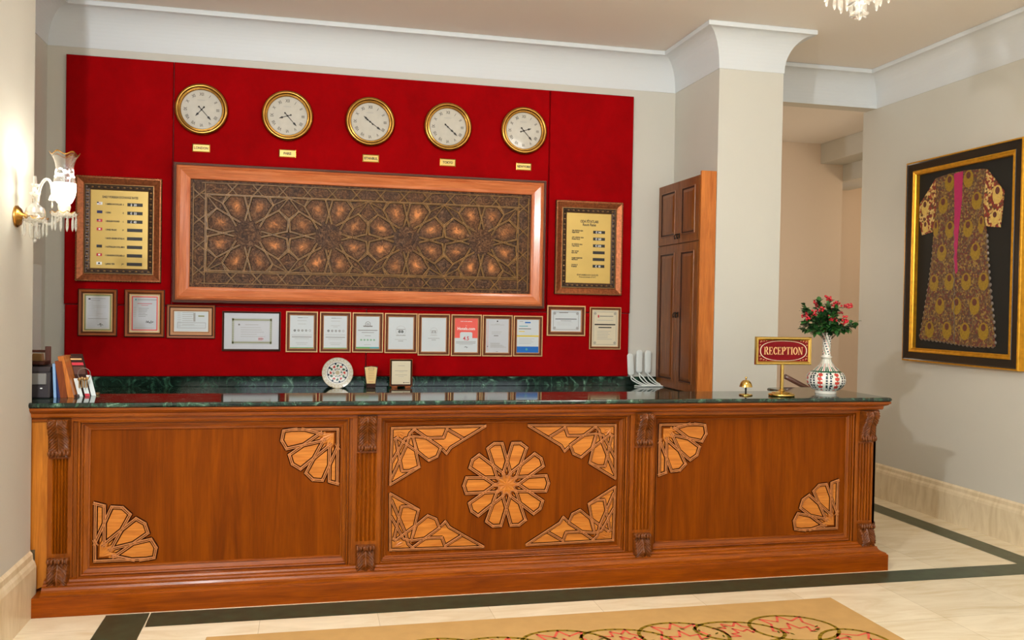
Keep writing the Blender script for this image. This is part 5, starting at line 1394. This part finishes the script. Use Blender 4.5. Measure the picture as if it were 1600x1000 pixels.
# ================================================================== CRYSTAL SCONCE
def crystal_drop(mb, x, y, z, L, r=.006):
    mb.lathe([(.0003, 0), (r*.55, -.006), (r*.5, -.012), (r*.9, -.02), (r, -L*.72), (r*.6, -L*.92), (.0003, -L)], x, y, z, 6, 'crystal', smooth=False)
    mb.ball((x, y, z+.005), .005, 'crystal', 6, 4)
def bobeche(mb, x, y, z, r):
    def sc(rr, h, a, j): return (rr*(1+.06*sin(10*a)*(1 if j > 1 else 0)), h+.005*sin(10*a)*(rr/r)**2)
    mb.lathe([(.012, -.01), (r*.4, -.018), (r*.75, -.012), (r, .004), (r*.97, .007), (r*.7, -.006), (.012, -.002)], x, y, z, 60, 'crystal', flute=sc)
    mb.lathe([(r*1.0, .004), (r*1.03, .007), (r*.99, .009)], x, y, z, 60, 'gold', flute=sc)
def shade(t, x, y, z):
    mb = MB()
    def fl_(rr, h, a, j):
        e = max(0, (h-.19)/.07); return (rr*(1+.04*e*sin(6*a)), h+.010*e*sin(6*a))
    pr = smooth_prof([(.022, 0), (.034, .008), (.047, .04), (.052, .08), (.048, .12), (.042, .155), (.041, .185), (.050, .215), (.062, .235), (.066, .243)], 4)
    mb.lathe(pr, x, y, z, 48, 'clearglass', matf=lambda j, k: 'frost' if pr[j][1] < .10 else ('frost' if (pr[j][1] < .165 and (k//3+j) % 4 == 0 and pr[j][1] > .12) else 'clearglass'), flute=fl_)
    mb.lathe([(.064, .240), (.067, .244), (.066, .247), (.063, .243)], x, y, z, 48, 'gold', flute=fl_)
    o = mb.build('glass_shade', t)
    mb = MB(); mb.lathe([(.012, -.045), (.024, -.04), (.030, -.015), (.026, 0), (.012, .004), (.0003, .004)], x, y, z, 24, 'candle'); mb.build('candle_cup', t)
    mb = MB(); mb.lathe([(.006, 0), (.010, .02), (.018, .045), (.017, .055), (.008, .075), (.0003, .085)], x, y, z, 16, 'bulb'); mb.build('bulb', t)
    return o
def sconce(SY_, lab):
    t = thing('crystal_sconce', lab, 'wall lamp', (XL, SY_, 2.04))
    mb = MB(); mb.lathe([(.052, 0), (.054, .008), (.046, .014), (.040, .022), (.022, .03), (.012, .05), (.0003, .052)], XL, SY_, 2.035, 32, 'gold', 'x', flute=lambda r, h, a, j: (r*(1+.03*sin(14*a)), h)); mb.build('wall_plate', t)
    bx_, bz_ = XL+.085, 2.035
    mb = MB(); mb.lathe([(.0003, -.05), (.014, -.035), (.02, -.015), (.042, 0), (.046, .02), (.040, .045), (.02, .06), (.012, .075), (.0003, .076)], bx_, SY_, bz_, 24, 'crystal', smooth=False, flute=lambda r, h, a, j: (r*(1+.05*sin(12*a)), h)); mb.tube([(XL+.03, SY_, bz_), (bx_, SY_, bz_)], .01, 'gold'); mb.build('glass_body', t)
    mb = MB(); bobeche(mb, bx_, SY_, bz_-.012, .058)
    for k in range(11):
        a = 2*PI*k/11; crystal_drop(mb, bx_+.052*cos(a), SY_+.052*sin(a), bz_-.022, .072)
    for k in range(5):
        a = 2*PI*k/5; crystal_drop(mb, bx_+.02*cos(a), SY_+.02*sin(a), bz_-.045, .062)
    mb.ball((bx_, SY_, bz_-.115), .010, 'crystal', 8, 6); mb.build('centre_drops', t)
    for sg in (1,):
        sx, sy = XL+.215, SY_
        ar = MB(); pts = []
        for i in range(17):
            u = i/16; pts.append((bx_+(sx-bx_)*u, SY_+(sy-SY_)*u, bz_+.02-.055*sin(PI*u)+.005*u))
        ar.tube(pts, .008, 'crystal', 8); ar.build('arm', t)
        ar = MB(); bobeche(ar, sx, sy, 2.055, .062)
        for k in range(12):
            a = 2*PI*k/12; crystal_drop(ar, sx+.054*cos(a), sy+.054*sin(a), 2.047, .075)
        ar.build('drip_tray', t)
        shade(t, sx, sy, 2.105)
        # decorative upper curl with pendant bell
        ar = MB(); pts = []
        ex, ey = XL+.158, SY_-.03
        for i in range(21):
            u = i/20; q = PI*u
            pts.append((bx_+.01+(ex-bx_)*(1-cos(q))/2, SY_+(ey-SY_)*(1-cos(q))/2, bz_+.06+.125*sin(q*.86)))
        ar.tube(pts, [.009-.003*i/20 for i in range(21)], 'crystal', 8)
        e = pts[-1]; ar.lathe([(.004, 0), (.012, -.012), (.017, -.03), (.012, -.034), (.0003, -.03)], e[0], e[1], e[2], 12, 'crystal'); crystal_drop(ar, e[0], e[1], e[2]-.035, .035, .005); ar.build('scroll', t)
    mb = MB(); mb.tube([(bx_-.0, SY_, bz_+.07), (bx_-.004, SY_, bz_+.13), (bx_-.002, SY_, bz_+.20)], [.016, .013, .007], 'crystal', 8); 
    mb.lathe([(.004, .095), (.022, .105), (.026, .118), (.010, .112)], bx_, SY_, bz_, 12, 'crystal'); mb.lathe([(.004, .14), (.018, .150), (.022, .162), (.008, .156)], bx_, SY_, bz_, 12, 'crystal'); mb.build('stem', t)
    return t
sconce(4.708, 'crystal wall sconce with lit glass shade on the left wall')

# ================================================================== CHANDELIER
QX, QY = 2.335, 3.45
t = thing('crystal_chandelier', 'crystal chandelier hanging from the ceiling, only its lowest drops showing', 'chandelier', (QX, QY, HC))
mb = MB()
zb = 2.925
def fsc(n, k0): return lambda r, h, a, j: (r*(1+k0*sin(n*a)), h-.006*cos(n*a)*(r/.04))
mb.lathe([(.0003, 0), (.008, .008), (.012, .022), (.034, .020), (.036, .026), (.014, .045), (.020, .075)], QX, QY, zb, 40, 'crystal', flute=fsc(5, .2))
mb.lathe([(.016, .072), (.020, .09), (.050, .080), (.053, .088), (.030, .115), (.036, .15), (.050, .17), (.03, .2), (.02, .25), (.045, .28), (.05, .32), (.02, .36), (.015, HC-zb-.05)], QX, QY, zb, 40, 'crystal', flute=fsc(6, .12))
mb.build('central_stem', t)
mb = MB(); mb.lathe([(.06, 0), (.058, -.02), (.02, -.045), (.008, -.06), (.0003, -.06)], QX, QY, HC, 32, 'gold'); mb.build('ceiling_rose', t)
for k in range(8):
    a = 2*PI*k/8+.35; rx = .30; ax, ay = QX+rx*cos(a), QY+rx*sin(a)
    ar = MB(); pts = [(QX+(rx*u)*cos(a), QY+(rx*u)*sin(a), zb+.26-.09*sin(PI*u)+.06*u) for u in [i/14 for i in range(15)]]
    ar.tube(pts, .008, 'crystal', 8); ar.build('arm', t)
    ar = MB(); bobeche(ar, ax, ay, zb+.33, .06)
    for j in range(10):
        b2 = 2*PI*j/10; crystal_drop(ar, ax+.052*cos(b2), ay+.052*sin(b2), zb+.322, .085)
    ar.build('drip_tray', t)
    shade(t, ax, ay, zb+.385)
for ring_, (rr_, n, zt, L) in enumerate([(.085, 9, .135, .085), (.145, 14, .17, .08)]):
    for k in range(n):
        a = 2*PI*k/n; mb = MB(); crystal_drop(mb, QX+rr_*cos(a), QY+rr_*sin(a), zb+zt, L, .009); mb.build('crystal_drop', t)
mb = MB()
for rr_, zt in ((.085, .142), (.145, .177)):
    mb.tube([(QX+rr_*cos(q), QY+rr_*sin(q), zb+zt) for q in [2*PI*i/36 for i in range(37)]], .004, 'gold', 6, cap=False)
    for k in range(3):
        a = 2*PI*k/3; mb.tube([(QX+rr_*cos(a), QY+rr_*sin(a), zb+zt), (QX+.01*cos(a), QY+.01*sin(a), zb+zt+.03)], .003, 'gold', 5)
mb.build('drop_rings', t)

# ================================================================== LIGHTS
def point(name, loc, energy, col, r=.05):
    l = bpy.data.lights.new(name, 'POINT'); l.energy = energy; l.color = col; l.shadow_soft_size = r
    o = bpy.data.objects.new(name, l); COL.objects.link(o); o.location = loc; return o
def area(name, loc, rot, sx, sy, energy, col):
    l = bpy.data.lights.new(name, 'AREA'); l.shape = 'RECTANGLE'; l.size = sx; l.size_y = sy; l.energy = energy; l.color = col
    o = bpy.data.objects.new(name, l); COL.objects.link(o); o.location = loc; o.rotation_euler = rot; return o
WARM = (1, .80, .58)
point('sconce_lamp', (XL+.215, 4.708, 2.17), 30, (1, .94, .82), .03)
point('chandelier_lamp', (QX, QY, zb+.50), 80, (1, .96, .90), .28)
point('assumed_hall_lamp', (-1.0, 1.35, 2.95), 350, (.93, .97, 1), .05)  # assumed unseen lamp, placed from the right-wall shadow direction; no fixture built
point('hall_fill_light', (3.4, .2, 3.0), 32, (.96, .98, 1), .3)  # added out-of-view fill light for the hall, no actual chandelier hangs here
point('assumed_recess_lamp', (6.6, 7.9, 2.6), 16, (1, .78, .55), .15)  # assumed lamp out of view round the corner, added to warm the recess
point('assumed_recess_lamp', (4.3, 7.8, 2.2), 9, (1, .82, .62), .25)  # second assumed lamp, added to brighten the recess; no fixture built
area('assumed_rear_daylight', (1.5, -3.4, 2.1), (rad(90), 0, 0), 5.5, 2.6, 90, (.84, .93, 1))  # assumed daylight: area light added behind the camera, no window built there

w_ = bpy.data.worlds.new('world'); scene.world = w_; w_.use_nodes = True
bg = w_.node_tree.nodes['Background']; bg.inputs[0].default_value = (.88, .95, 1, 1); bg.inputs[1].default_value = .5

# ================================================================== CAMERA
cam = bpy.data.cameras.new('camera'); co = bpy.data.objects.new('camera', cam); COL.objects.link(co)
cam.sensor_width = 36; cam.sensor_fit = 'HORIZONTAL'; cam.lens = 30.88677614489735; cam.clip_start = .05; cam.clip_end = 60
R = Matrix(((0.9745106423116985, -0.014189527344120129, -0.22389208412758022), (-0.2236148123070705, 0.018812039765515456, -0.9744960353314601), (0.01803950492986458, 0.9997223436902924, 0.015159544461304212)))
M = R.to_4x4(); M.translation = Vector((0, 0, 1.64)); co.matrix_world = M
scene.camera = co
vs = scene.view_settings; vs.view_transform = 'Standard'; vs.look = 'None'; vs.gamma = 1; vs.exposure = -.06; vs.use_curve_mapping = False
